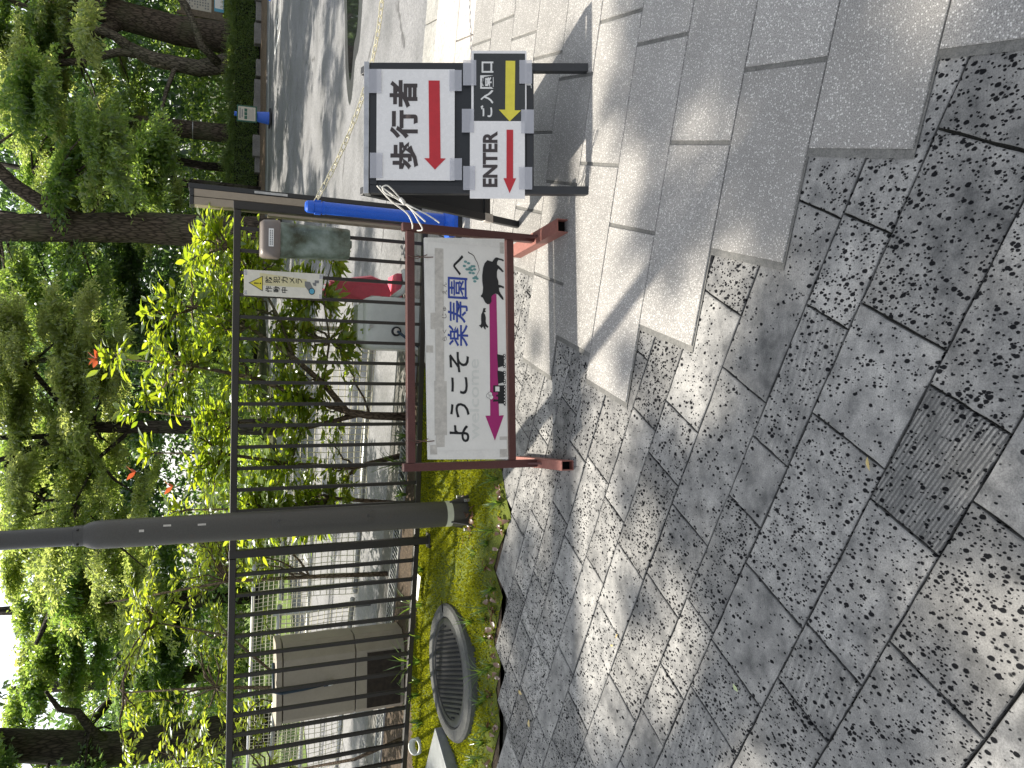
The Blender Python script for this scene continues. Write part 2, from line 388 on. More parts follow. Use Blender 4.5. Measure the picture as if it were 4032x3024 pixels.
def disp_mat():
    t = NT("stained_clear_plastic"); p = t.pos()
    n = t.noise(p, 7, 5, 0.6); n2 = t.noise(p, 60, 4, 0.65)
    c = t.ramp(n, [(0.36, (0.075, 0.08, 0.05)), (0.52, (0.20, 0.25, 0.205)), (0.66, (0.34, 0.40, 0.36))])
    c = t.mix(t.math('MULTIPLY', t.ramp(n2, [(0.62, 0.0), (0.72, 1.0)]), 0.4), c, (0.5, 0.52, 0.48, 1))
    b = t.bsdf(c, 0.3, 0, 0.5)
    tr = t.n("ShaderNodeBsdfTranslucent"); t.set(tr.inputs[0], c)
    mx = t.n("ShaderNodeMixShader"); mx.inputs[0].default_value = 0.3
    t.set(mx.inputs[1], b); t.set(mx.inputs[2], tr.outputs[0])
    return t.done(mx.outputs[0])
M['disp'] = disp_mat()
M['disp_lid'] = flat_mat("dispenser_lid_brown_grey", (0.16, 0.135, 0.12), 0.45)

# ------------------------------------------------------------------ geometry helpers
WL = {}
def wl(o):
    return WL.get(o.name, Vector((0, 0, 0))) if o else Vector((0, 0, 0))
def mesh(name, verts, faces, mat=None, smooth=False):
    me = bpy.data.meshes.new(name)
    me.from_pydata([tuple(v) for v in verts], [], [tuple(f) for f in faces])
    if smooth: me.polygons.foreach_set('use_smooth', [True] * len(me.polygons))
    if mat is not None: me.materials.append(M[mat] if isinstance(mat, str) else mat)
    me.update()
    return me
def obj(name, me, parent=None, loc=None, rot=None, scale=None):
    """loc is in world axes; a mesh with world coordinates needs no loc"""
    o = bpy.data.objects.new(name, me)
    COL.objects.link(o)
    L = Vector(loc) if loc is not None else Vector((0, 0, 0))
    WL[o.name] = L
    if parent:
        o.parent = parent
        o.location = L - wl(parent)
    else:
        o.location = L
    if rot is not None: o.rotation_euler = rot
    if scale is not None: o.scale = scale
    return o
def empty(name, loc, label, cat, group=None):
    o = bpy.data.objects.new(name, None)
    o.empty_display_size = 0.1
    COL.objects.link(o)
    o.location = loc
    WL[o.name] = Vector(loc)
    return tag(o, label, cat, group)
def tag(o, label, cat=None, group=None, kind=None):
    o['label'] = label
    if cat: o['category'] = cat
    if group: o['group'] = group
    if kind: o['kind'] = kind
    return o
def struct(o, label=None, kind='structure'):
    o['kind'] = kind
    if label: o['label'] = label
    return o
class MB:
    def __init__(s): s.v = []; s.f = []
    def add(s, vs, fs):
        b = len(s.v); s.v += [tuple(v) for v in vs]; s.f += [tuple(i + b for i in f) for f in fs]
    def box(s, a, b):
        (x0, y0, z0), (x1, y1, z1) = a, b
        s.add([(x0, y0, z0), (x1, y0, z0), (x1, y1, z0), (x0, y1, z0), (x0, y0, z1), (x1, y0, z1), (x1, y1, z1), (x0, y1, z1)],
              [(3, 2, 1, 0), (4, 5, 6, 7), (0, 1, 5, 4), (1, 2, 6, 5), (2, 3, 7, 6), (3, 0, 4, 7)])
    def beam(s, p, q, w, h, upv=(0, 0, 1)):
        p = Vector(p); q = Vector(q); d = (q - p).normalized(); u = Vector(upv)
        sd = d.cross(u)
        if sd.length < 1e-4: sd = d.cross(Vector((0, 1, 0)))
        sd.normalize(); u = sd.cross(d)
        sd *= w / 2; u *= h / 2
        s.add([p - sd - u, p + sd - u, p + sd + u, p - sd + u, q - sd - u, q + sd - u, q + sd + u, q - sd + u],
              [(0, 1, 2, 3), (7, 6, 5, 4), (0, 4, 5, 1), (1, 5, 6, 2), (2, 6, 7, 3), (3, 7, 4, 0)])
    def tube(s, pts, r, n=8, cap=True):
        pts = [Vector(p) for p in pts]
        rs = r if isinstance(r, (list, tuple)) else [r] * len(pts)
        b = len(s.v); prev = None
        for i, p in enumerate(pts):
            d = (pts[min(i + 1, len(pts) - 1)] - pts[max(i - 1, 0)]).normalized()
            a = Vector((0, 0, 1)) if abs(d.z) < 0.95 else Vector((1, 0, 0))
            if prev is not None:
                x = prev - d * prev.dot(d)
                if x.length < 1e-5: x = a.cross(d)
            else: x = a.cross(d)
            x.normalize(); y = d.cross(x); prev = x
            for k in range(n):
                t = 2 * math.pi * k / n
                s.v.append(tuple(p + (x * math.cos(t) + y * math.sin(t)) * rs[i]))
        for i in range(len(pts) - 1):
            for k in range(n):
                k2 = (k + 1) % n
                s.f.append((b + i * n + k, b + i * n + k2, b + (i + 1) * n + k2, b + (i + 1) * n + k))
        if cap:
            s.f.append(tuple(b + k for k in reversed(range(n))))
            s.f.append(tuple(b + (len(pts) - 1) * n + k for k in range(n)))
    def lathe(s, prof, c=(0, 0, 0), n=28, cap=True):
        b = len(s.v)
        for (r, z) in prof:
            for k in range(n):
                t = 2 * math.pi * k / n
                s.v.append((c[0] + r * math.cos(t), c[1] + r * math.sin(t), c[2] + z))
        for i in range(len(prof) - 1):
            for k in range(n):
                k2 = (k + 1) % n
                s.f.append((b + i * n + k, b + i * n + k2, b + (i + 1) * n + k2, b + (i + 1) * n + k))
        if cap:
            s.f.append(tuple(b + k for k in reversed(range(n))))
            s.f.append(tuple(b + (len(prof) - 1) * n + k for k in range(n)))
    def build(s, name, mat, parent=None, loc=None, smooth=False, bevel=0.0, seg=2, rot=None):
        me = mesh(name, s.v, s.f, mat, smooth)
        if bevel > 0:
            bm = bmesh.new(); bm.from_mesh(me)
            ed = [e for e in bm.edges if len(e.link_faces) == 2 and e.calc_face_angle(0) > 0.6]
            bmesh.ops.bevel(bm, geom=ed, offset=bevel, segments=seg, affect='EDGES', profile=0.5)
            bm.to_mesh(me); bm.free()
        return obj(name, me, parent, loc, rot)
def smooth_by_angle(o, ang=0.7):
    me = o.data
    me.polygons.foreach_set('use_smooth', [True] * len(me.polygons))
    try: me.set_sharp_from_angle(angle=ang)
    except Exception: pass
    return o
class Plane:
    """a flat face in the place: origin, axis a (across), axis b (up), normal n towards the viewer"""
    def __init__(s, o, a, b):
        s.o = Vector(o); s.a = Vector(a).normalized(); s.b = Vector(b).normalized(); s.n = s.a.cross(s.b).normalized()
    def p(s, a, b, d=0.0): return s.o + s.a * a + s.b * b + s.n * d
    def poly(s, name, pts, mat, d, parent, th=0.0006):
        pts = list(pts); ar = sum(pts[i][0] * pts[(i + 1) % len(pts)][1] - pts[(i + 1) % len(pts)][0] * pts[i][1] for i in range(len(pts)))
        if ar < 0: pts.reverse()
        n = len(pts)
        vs = [s.p(a, b, d) for a, b in pts] + [s.p(a, b, d - th) for a, b in pts]
        fs = [tuple(range(n)), tuple(reversed(range(n, 2 * n)))] + [(i, i + n, (i + 1) % n + n, (i + 1) % n) for i in range(n)]
        return obj(name, mesh(name, vs, fs, mat), parent)
    def rect(s, name, r, mat, d, parent, th=0.0006):
        L, R, B, T = r
        return s.poly(name, [(L, B), (R, B), (R, T), (L, T)], mat, d, parent, th)
    def disc(s, name, c, r, mat, d, parent, n=14, ry=None):
        ry = ry or r
        return s.poly(name, [(c[0] + r * math.cos(2 * math.pi * k / n), c[1] + ry * math.sin(2 * math.pi * k / n)) for k in range(n)], mat, d, parent)
    def text(s, name, body, r, mat, d, parent, bold=0.0, shear=0.0):
        L, R, B, T = r
        cu = bpy.data.curves.new("glyphs", 'FONT'); cu.body = body; cu.offset = bold; cu.resolution_u = 3
        o = bpy.data.objects.new("glyphs", cu); COL.objects.link(o)
        bpy.context.view_layer.update()
        me = bpy.data.meshes.new_from_object(o.evaluated_get(bpy.context.evaluated_depsgraph_get()))
        bpy.data.objects.remove(o); bpy.data.curves.remove(cu)
        co = np.zeros(len(me.vertices) * 3); me.vertices.foreach_get('co', co); co = co.reshape(-1, 3)
        mn = co.min(0); mx = co.max(0)
        out = np.zeros_like(co)
        for i in range(len(co)):
            fa = (co[i, 0] - mn[0]) / max(1e-6, mx[0] - mn[0]); fb = (co[i, 1] - mn[1]) / max(1e-6, mx[1] - mn[1])
            out[i] = s.p(L + fa * (R - L) + shear * (fb - 0.5), B + fb * (T - B), d)
        me.vertices.foreach_set('co', out.ravel())
        me.materials.clear(); me.materials.append(M[mat]); me.name = name; me.update()
        return obj(name, me, parent)
def copy_tree(o, parent=None, delta=Vector((0, 0, 0)), label=None):
    c = o.copy(); COL.objects.link(c); WL[c.name] = wl(o) + delta
    if parent: c.parent = parent
    else: c.location = o.location + delta
    if label: c['label'] = label
    for ch in list(o.children): copy_tree(ch, c, delta)
    return c

# flat print and panel outlines, metres in each sign's own plane
DT = {'board': [[-0.0001, 0.5669], [0.9424, 0.5783], [0.9679, 0.2116], [-0.0105, 0.2054]], 'sheet': [[0.0691, 0.5007], [0.8763, 0.497], [0.8904, 0.2155], [0.0632, 0.2117]], 'hippo': [[0.7068, 0.3269], [0.7105, 0.3219], [0.7209, 0.3182], [0.7413, 0.3158], [0.7682, 0.3191], [0.7953, 0.3196], [0.8295, 0.3149], [0.8505, 0.3075], [0.8651, 0.2944], [0.8619, 0.2822], [0.86, 0.2713], [0.8708, 0.2639], [0.8781, 0.258], [0.8808, 0.2493], [0.8776, 0.2383], [0.8758, 0.2259], [0.871, 0.2164], [0.8653, 0.2187], [0.8699, 0.2311], [0.8704, 0.2421], [0.8617, 0.248], [0.8493, 0.2496], [0.8419, 0.2388], [0.8324, 0.2279], [0.8194, 0.2171], [0.8168, 0.2244], [0.8269, 0.2367], [0.8312, 0.244], [0.8171, 0.25], [0.7931, 0.2503], [0.7731, 0.2432], [0.7594, 0.2434], [0.7568, 0.2303], [0.7528, 0.2179], [0.7439, 0.218], [0.7479, 0.2304], [0.7459, 0.2413], [0.7323, 0.2401], [0.7191, 0.2329], [0.706, 0.2221], [0.6939, 0.2186], [0.6935, 0.2259], [0.7052, 0.2367], [0.7168, 0.2475], [0.7189, 0.2584], [0.7135, 0.2693], [0.7028, 0.2781], [0.6825, 0.2769], [0.672, 0.2842], [0.6694, 0.2951], [0.6756, 0.3058], [0.6874, 0.3128], [0.6972, 0.3177], [0.7002, 0.3256]], 'dog': [[0.6521, 0.3146], [0.6507, 0.3024], [0.6437, 0.3083], [0.6351, 0.304], [0.6319, 0.3134], [0.6234, 0.3078], [0.6101, 0.3043], [0.5932, 0.3052], [0.5832, 0.3032], [0.5701, 0.2925], [0.5652, 0.2962], [0.5716, 0.3069], [0.5582, 0.3049], [0.5593, 0.3106], [0.5711, 0.3176], [0.5621, 0.3248], [0.5686, 0.3297], [0.575, 0.3375], [0.5774, 0.3282], [0.5856, 0.326], [0.6057, 0.3265], [0.6226, 0.3256], [0.633, 0.3205]], 'arrow': [[0.7227, 0.2866], [0.7165, 0.2533], [0.1809, 0.2473], [0.1828, 0.2248], [0.073, 0.2679], [0.1813, 0.311], [0.1812, 0.2882]], 'wagon1': [[0.4512, 0.2542], [0.3912, 0.2499], [0.3998, 0.2258], [0.4459, 0.2252]], 'wagon2': [[0.379, 0.2536], [0.3205, 0.25], [0.3269, 0.2252], [0.3741, 0.2247]], 'wbase1': [[0.4506, 0.2252], [0.3931, 0.2259], [0.3932, 0.2208], [0.4507, 0.2201]], 'wbase2': [[0.3782, 0.2246], [0.3221, 0.2253], [0.3222, 0.2202], [0.3783, 0.2195]], 'cab': [[0.3136, 0.2731], [0.2834, 0.2734], [0.2837, 0.2228], [0.3141, 0.2225]], 'win': [[0.3083, 0.2638], [0.2875, 0.264], [0.2876, 0.2446], [0.3085, 0.2443]], 'boiler': [[0.2835, 0.2511], [0.2339, 0.2517], [0.2339, 0.2234], [0.2837, 0.2228]], 'chim': [[0.2526, 0.2723], [0.2419, 0.2753], [0.2433, 0.2516], [0.2513, 0.2515]], 'dome': [[0.2728, 0.2599], [0.2647, 0.26], [0.2647, 0.2513], [0.2728, 0.2512]], 'lbase': [[0.3154, 0.2239], [0.2298, 0.225], [0.2224, 0.217], [0.3155, 0.2188]], 'wheels': [[0.446, 0.2187], [0.4338, 0.2188], [0.4081, 0.2191], [0.3966, 0.2193], [0.3715, 0.2189], [0.3607, 0.219], [0.3357, 0.2193], [0.3256, 0.2194], [0.3067, 0.2189], [0.2932, 0.2191], [0.2783, 0.2193], [0.2635, 0.2195], [0.248, 0.2196], [0.2366, 0.2198]], 'puff': [[0.2746, 0.2886], [0.2613, 0.2837], [0.2679, 0.2958], [0.2512, 0.2853], [0.2813, 0.2921]], 'branch': [[0.8954, 0.384], [0.8892, 0.377], [0.8865, 0.3678], [0.8792, 0.3573], [0.8642, 0.3503], [0.8513, 0.3419], [0.8348, 0.3363], [0.8181, 0.3329], [0.804, 0.3402], [0.79, 0.3475]], 'leaves': [[0.8506, 0.3964], [0.8314, 0.4015], [0.8174, 0.3897], [0.8449, 0.3824], [0.8252, 0.3755], [0.8181, 0.3805], [0.8326, 0.3662], [0.8156, 0.3685], [0.8026, 0.3608], [0.8199, 0.3543], [0.7865, 0.3496], [0.7805, 0.3582], [0.7801, 0.344], [0.7673, 0.3541], [0.8036, 0.3757], [0.8332, 0.3577]], 'stext': {'よ': [0.0709, 0.1427, 0.3856, 0.4739], 'う': [0.1735, 0.2365, 0.3833, 0.4711], 'こ': [0.2759, 0.3496, 0.3908, 0.4655], 'そ': [0.368, 0.4553, 0.3842, 0.4743], '楽': [0.4802, 0.5756, 0.3873, 0.4803], '寿': [0.581, 0.6774, 0.3879, 0.4783], '園': [0.6861, 0.7796, 0.3883, 0.4775], 'へ': [0.7892, 0.8803, 0.4057, 0.4525], 'ら': [0.5008, 0.5205, 0.4845, 0.5023], 'く': [0.5336, 0.5508, 0.4857, 0.5021], 'じ': [0.5995, 0.6193, 0.4852, 0.5044], 'ゅ': [0.6313, 0.6484, 0.485, 0.5], 'え': [0.7013, 0.7212, 0.4831, 0.5023], 'ん': [0.7331, 0.753, 0.4829, 0.5008], 'welcome': [0.0781, 0.4271, 0.3386, 0.3878]}, 'A_outer': [[0.0067, 0.9005], [0.5523, 0.9099], [0.5435, 0.2344], [0.0027, 0.2284], [0.0014, 0.0003], [0.5438, 0.0051]], 'A_legs': [[0.038, 0.2288], [0.0366, 0.0006], [0.5056, 0.234], [0.5059, 0.0048]], 'AR': {'sheet1': [0.0537, 0.5124, 0.5547, 0.8746], 'sheet2': [-0.0199, 0.2984, 0.2682, 0.4919], 'sheet3': [0.2984, 0.59, 0.2613, 0.4865], 'black3': [0.2984, 0.5781, 0.267, 0.477], 't0': [0.4115, 0.5106, 0.854, 0.906], 't1': [0.0608, 0.1648, 0.8481, 0.9], 't2': [0.4206, 0.5075, 0.5258, 0.5761], 't3': [0.0541, 0.1437, 0.5241, 0.5733], 't4': [0.4438, 0.5484, 0.4661, 0.5201], 't5': [0.2497, 0.3467, 0.4751, 0.5245], 't6': [0.0137, 0.1118, 0.4698, 0.5189], 't7': [0.4514, 0.5485, 0.2386, 0.2902], 't8': [0.2469, 0.3448, 0.2316, 0.2832], 't9': [0.017, 0.1089, 0.2384, 0.2921]}, 'atext': {'歩': [0.0978, 0.2114, 0.7031, 0.8169], '行': [0.2256, 0.3417, 0.7051, 0.8191], '者': [0.3512, 0.4662, 0.707, 0.8211], 'ENTER': [0.0273, 0.2561, 0.3795, 0.4394], 'ご': [0.3144, 0.3636, 0.4007, 0.4485], '入': [0.3698, 0.4266, 0.3959, 0.4493], '園': [0.4314, 0.4869, 0.3957, 0.4501], '口': [0.4978, 0.5438, 0.3964, 0.4443], 'Ju': [0.436, 0.5034, 0.2406, 0.2617]}, 'ar1': [[0.4653, 0.6617], [0.4649, 0.6161], [0.1441, 0.6114], [0.144, 0.5903], [0.098, 0.6347], [0.1446, 0.6785], [0.1444, 0.6579]], 'ar2': [[0.2627, 0.3426], [0.2625, 0.3155], [0.0635, 0.3159], [0.0634, 0.3038], [0.0024, 0.3301], [0.0637, 0.3552], [0.0636, 0.343]], 'ar3': [[0.547, 0.346], [0.5466, 0.3071], [0.3428, 0.3094], [0.3426, 0.2836], [0.2971, 0.3299], [0.3452, 0.3741], [0.345, 0.3483]], 'C_outer': [[0.0002, 1.2206], [0.1529, 1.2226], [0.1566, 0.7638], [0.0029, 0.7693]], 'C_tri': [[0.0757, 1.1931], [0.1172, 1.1196], [0.0335, 1.1183]], 'C_ex': [[0.0815, 1.162], [0.0694, 1.1618], [0.0754, 1.1357], [0.0787, 1.1358]], 'C_dot': [[0.0775, 1.13]], 'C_beam': [[0.1382, 1.134], [0.0657, 1.133], [0.0662, 0.8508], [0.1162, 0.8627]], 'C_body': [[0.1054, 0.8724], [0.1018, 0.8405], [0.0679, 0.8233], [0.0482, 0.8505], [0.0762, 0.8719]], 'C_lens': [[0.046, 0.8295]], 'C_arm': [[0.0987, 0.8266], [0.0996, 0.8128], [0.1148, 0.8131], [0.1142, 0.7881], [0.0983, 0.7878], [0.0974, 0.8028], [0.0792, 0.8041], [0.0821, 0.8208]], 'ctext': {'防': [0.0827, 0.123, 1.0623, 1.102], '犯': [0.0838, 0.1225, 1.0186, 1.057], 'カ': [0.0856, 0.1235, 0.9725, 1.0101], 'メ': [0.0855, 0.1218, 0.9324, 0.9633], 'ラ': [0.0881, 0.119, 0.8872, 0.9254], '作': [0.0258, 0.0634, 1.0614, 1.1011], '動': [0.0273, 0.0634, 1.0177, 1.055], '中': [0.027, 0.0605, 0.9731, 1.0107]}}

# ------------------------------------------------------------------ the ground, road and paving
gd = np.array([math.cos(math.radians(163.5)), math.sin(math.radians(163.5))]); gn = np.array([-gd[1] * -1, -gd[0]])
gn = np.array([gd[1], -gd[0]])
ldv = np.array([math.cos(math.radians(151)), math.sin(math.radians(151))]); lnv = np.array([ldv[1], -ldv[0]])
def GW(s, t): return gd * s + gn * t
def LW(s, t): return ldv * s + lnv * t

def sheet(name, pts, z, mat, kind='structure', label=None):
    o = obj(name, mesh(name, [(x, y, z) for x, y in pts], [tuple(range(len(pts)))], mat))
    return struct(o, label, kind)
sheet('ground', [(-400, -200), (400, -200), (400, 900), (-400, 900)], -0.10, 'forest', label='dark leaf-littered ground under the trees')
def strip(t0, t1, s0, s1): return [tuple(GW(s0, t0)), tuple(GW(s0, t1)), tuple(GW(s1, t1)), tuple(GW(s1, t0))]
road = sheet('road', [tuple(GW(-26, 5.66)), (40, 21.2), (4.6, 21.2), (2.2, 20.5), (-6.0, 10.5), tuple(GW(9.5, 5.66))], -0.030, 'asphalt', label='shaded grey asphalt road behind the chain')
sheet('verge', [(2.0, 20.2), (40, 20.0), (40, 22.6), (3.0, 22.6)], -0.024, 'litter', label='dry leaf-strewn verge along the far road edge')
sheet('lawn', [(-30, 9.0), (-6.2, 10.2), (-1.5, 15.8), (-1.5, 27), (-40, 27)], -0.02, 'lawn', label='sunlit lawn beyond the road on the left')
# puddle lying in a dip of the asphalt
pp = []
for k in range(40):
    a = 2 * math.pi * k / 40
    r = 1 + 0.10 * math.sin(3 * a + 1) + 0.06 * math.sin(5 * a)
    pp.append((5.0 + 1.68 * r * math.cos(a), 8.14 + 0.36 * r * math.sin(a) + 0.05 * math.cos(a)))
wp = [(5.0 + (x - 5.0) * 1.16, 8.14 + (y - 8.14) * 1.5 + 0.03 * math.sin(7 * x)) for x, y in pp]
sheet('wet_patch', wp, -0.0285, 'wet', label='damp darkened asphalt round the puddle')
sheet('puddle', pp, -0.026, 'puddle', label='still puddle on the asphalt reflecting trees')

pave = obj('pavement', mesh('pavement', [(-8, -3, -0.014), (8, -3, -0.014), (8, 3.2, -0.014), tuple(GW(-6.5, 4.5)) + (-0.014,), tuple(GW(1.7, 4.5)) + (-0.014,), (-0.05, 3.5, -0.014), (-8, 3.72, -0.014)], [tuple(range(7))], 'bed'))
struct(pave, 'stone paving of speckled granite and pitted lava slabs')

def slab_mesh(name, quad, z, mat, jit=0.0, ch=0.003, nseg=1, th=0.03, tilt=0.0):
    """quad: 4 xy corners ccw; returns a low slab with a chamfered, slightly uneven rim"""
    q = [np.array(p, float) for p in quad]
    ar = sum(q[i][0] * q[(i + 1) % 4][1] - q[(i + 1) % 4][0] * q[i][1] for i in range(4))
    if ar < 0: q.reverse()
    ring = []
    for i in range(4):
        a, b = q[i], q[(i + 1) % 4]
        d = (b - a) / np.linalg.norm(b - a); nn = np.array([d[1], -d[0]])
        for k in range(nseg):
            p = a + (b - a) * (k / nseg)
            if k: p = p + nn * random.uniform(-jit, jit * 0.3)
            ring.append(p)
    c = sum(ring) / len(ring); n = len(ring)
    tx, ty = random.uniform(-tilt, tilt), random.uniform(-tilt, tilt)
    zz = lambda p: z + (p[0] - c[0]) * tx + (p[1] - c[1]) * ty
    inn = []
    for p in ring:
        d = c - p; L = np.linalg.norm(d); inn.append(p + d / L * min(ch * 1.4, L * 0.3))
    vs = [(p[0], p[1], zz(p)) for p in inn] + [(p[0], p[1], zz(p) - ch) for p in ring] + [(p[0], p[1], z - th) for p in ring]
    fs = [tuple(range(n))]
    for i in range(n):
        j = (i + 1) % n
        fs.append((i + n, j + n, j, i)); fs.append((i + 2 * n, j + 2 * n, j + n, i + n))
    return mesh(name, vs, fs, mat)

TG = [1.267 + 0.3225 * k for k in range(-6, 11)]       # granite row lines, row k = index-6
G_END = {-6: -2.0, -5: -1.75, -4: -1.45, -3: -1.15, -2: -0.75, -1: -0.375, 0: -0.17, 1: 0.128, 2: 0.440, 3: 0.736, 4: 0.630, 5: 0.820, 6: 0.41, 7: 0.70, 8: 0.45, 9: 0.95}
G_J = {-1: [], 0: [-0.80], 1: [-0.393], 2: [-0.19, -0.77], 3: [0.112, -0.53], 4: [-0.108, -0.648], 5: [0.40, -0.021, -0.458], 6: [0.12, -0.235, -0.572], 7: [0.2, -0.2, -0.695], 8: [-0.1, -0.4, -0.81], 9: [0.5, 0.0, -0.735]}
granite_rects = []
mv = MB()
for k in range(-6, 10):
    t0, t1 = TG[k + 6], TG[k + 7]
    e = G_END[k]
    js = [e] + [j for j in G_J.get(k, []) if j < e]
    while js[-1] > -3.6: js.append(js[-1] - random.choice([0.52, 0.6, 0.66, 0.74]))
    granite_rects.append((t0, t1, js[-1], e))
    q = [GW(js[-1], t0 - 0.004), GW(e + 0.014, t0 - 0.004), GW(e + 0.014, t1 + 0.004), GW(js[-1], t1 + 0.004)]
    zb = 0.0016 + 0.0004 * (k % 2)
    mv.add([(p[0], p[1], zb) for p in q], [(0, 1, 2, 3)])
    for a, b in zip(js[:-1], js[1:]):
        qq = [GW(b + 0.007, t0 + 0.0022), GW(a - 0.007, t0 + 0.0022), GW(a - 0.007, t1 - 0.0022), GW(b + 0.007, t1 - 0.0022)]
        obj('granite_slab', slab_mesh('granite_slab', qq, 0.0065 + random.uniform(-0.0006, 0.0006), 'granite', 0.0, 0.002, 1, 0.02), pave)
mv.build('mortar_bed', 'mortar', pave)
def in_granite(p):
    s = p @ gd; t = p @ gn
    return any(a + 0.02 < t < b - 0.02 and c0 < s < c1 - 0.02 for a, b, c0, c1 in granite_rects)

TL_ = [-1.22, -0.98, -0.70, -0.46, -0.22, 0.04, 0.28, 0.53, 0.787, 0.990, 1.244, 1.400, 1.617, 1.820, 1.985, 2.180, 2.345, 2.510, 2.700, 2.900, 3.10, 3.32, 3.52, 3.72]
L_J = {6: [0.42, 1.55], 7: [0.13, 0.697, 1.095, 1.60, 2.1], 8: [0.05, 0.537, 0.845, 1.247, 1.451, 1.83, 2.3], 9: [-0.4, 0.050, 0.457, 0.763, 1.270, 1.577, 1.782, 2.2],
       10: [-0.2, 0.285, 0.528, 0.935, 1.144, 1.556, 1.855, 2.085, 2.37], 11: [0.3, 0.829, 1.345, 1.65, 2.162, 2.562, 2.95], 12: [0.66, 1.066, 1.275, 1.685, 1.986, 2.497, 2.80, 3.2],
       13: [0.82, 1.19, 1.595, 1.896, 2.403, 2.86, 3.3], 14: [1.0, 1.54, 1.950, 2.155, 2.56, 2.89, 3.23], 15: [1.15, 1.572, 1.895, 2.305, 2.612, 2.9], 16: [1.05, 1.449, 2.075, 2.487, 2.75],
       17: [1.2, 1.712, 2.243], 18: [1.1, 1.45, 1.80], 19: [1.2, 1.62], 20: [1.0, 1.4], 21: [0.8, 1.2], 22: [0.7, 1.0], 23: []}
L_END = {10: 4.6, 11: 4.4, 12: 4.25, 13: 3.92, 14: 3.56, 15: 3.20, 16: 2.99, 17: 2.645, 18: 2.22, 19: 2.0, 20: 1.78, 21: 1.55, 22: 1.35}
special = {(8, 0.537): 'lava_rib', (8, 1.247): 'lava_fan', (9, 0.457): 'lava_fine', (9, 1.270): 'lava_fine', (9, 0.763): 'lava', (10, 0.528): 'lava_fan', (10, 1.144): 'lava_heavy', (10, 1.556): 'lava_heavy', (9, 1.782): 'lava_fan',
           (7, 0.697): 'lava_heavy', (12, 1.685): 'lava_fine', (13, 1.19): 'lava_fine', (11, 1.345): 'lava', (12, 1.066): 'lava', (14, 1.95): 'lava_fine', (10, -0.2): 'lava', (11, 0.3): 'lava_fine'}
for r in range(len(TL_) - 1):
    t0, t1 = TL_[r], TL_[r + 1]
    js = list(L_J.get(r, []))
    if not js: js = [random.uniform(-0.2, 0.2)]
    while js[0] > -2.6: js.insert(0, js[0] - random.choice([0.4, 0.5, 0.58]))
    end = L_END.get(r, 5.0)
    while js[-1] < end - 0.25: js.append(js[-1] + random.choice([0.31, 0.38, 0.46, 0.52]))
    js[-1] = end
    for a, b in zip(js[:-1], js[1:]):
        if b - a < 0.06: continue
        c4 = [LW(a + 0.0025, t0 + 0.0022), LW(b - 0.0025, t0 + 0.0022), LW(b - 0.0025, t1 - 0.0022), LW(a + 0.0025, t1 - 0.0022)]
        cen = sum(c4) / 4
        if all(in_granite(p) for p in c4) and in_granite(cen): continue
        if abs(cen[0]) > 3.6 or cen[1] < 0.2 or cen[1] > 4.6: continue
        mt = None
        for (rr, ss), m_ in special.items():
            if rr == r and abs(ss - a) < 0.01: mt = m_
        if mt is None: mt = random.choices(['lava', 'lava_heavy', 'lava_fine', 'lava_fan'], [5, 1.6, 1.6, 0.5])[0]
        obj('lava_slab', slab_mesh('lava_slab', c4, random.uniform(-0.0022, 0.0006), mt, 0.0022, 0.0022, 9, 0.03, 0.0035), pave)

# gutter: three warm concrete strips in front of the asphalt, grated on the left
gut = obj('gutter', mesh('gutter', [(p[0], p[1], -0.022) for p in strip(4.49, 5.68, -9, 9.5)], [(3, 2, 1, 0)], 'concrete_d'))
struct(gut, 'concrete gutter between paving and asphalt')
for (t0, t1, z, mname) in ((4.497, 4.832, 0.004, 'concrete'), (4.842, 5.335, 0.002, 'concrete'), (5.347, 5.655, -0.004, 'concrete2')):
    s = -8.0
    while s < 1.2:
        L = random.choice([1.2, 1.8, 2.0]) if t0 > 4.8 else 0.6
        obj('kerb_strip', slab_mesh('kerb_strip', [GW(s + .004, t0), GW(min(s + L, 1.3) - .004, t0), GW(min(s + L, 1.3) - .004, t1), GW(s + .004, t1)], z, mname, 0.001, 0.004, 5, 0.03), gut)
        s += L
s = 1.3
while s < 8.5:
    obj('kerb_strip', slab_mesh('kerb_strip', [GW(s + .003, 5.30), GW(s + 0.997, 5.30), GW(s + 0.997, 5.64), GW(s + .003, 5.64)], -0.004, 'concrete_m', 0.001, 0.004, 4, 0.03), gut)
    gm = MB()
    for q in range(26):
        a = GW(s + 0.02 + q * 0.0375, 5.09); b = GW(s + 0.02 + q * 0.0375, 5.27)
        gm.beam((a[0], a[1], 0.0), (b[0], b[1], 0.0), 0.008, 0.012)
    for t in (5.085, 5.275):
        a = GW(s + 0.005, t); b = GW(s + 0.995, t); gm.beam((a[0], a[1], 0.001), (b[0], b[1], 0.001), 0.012, 0.02)
    gm.build('drain_grate', 'steel', gut)
    s += 1.0
sheet('soil_bed', [(0.05, 3.55), (-8, 3.66), (-8, 8.1), tuple(GW(5.0, 5.07)), tuple(GW(1.35, 5.07)), tuple(GW(1.0, 4.6)), (0.15, 4.4)], -0.004, 'soil', label='bare soil bed behind and under the fence')

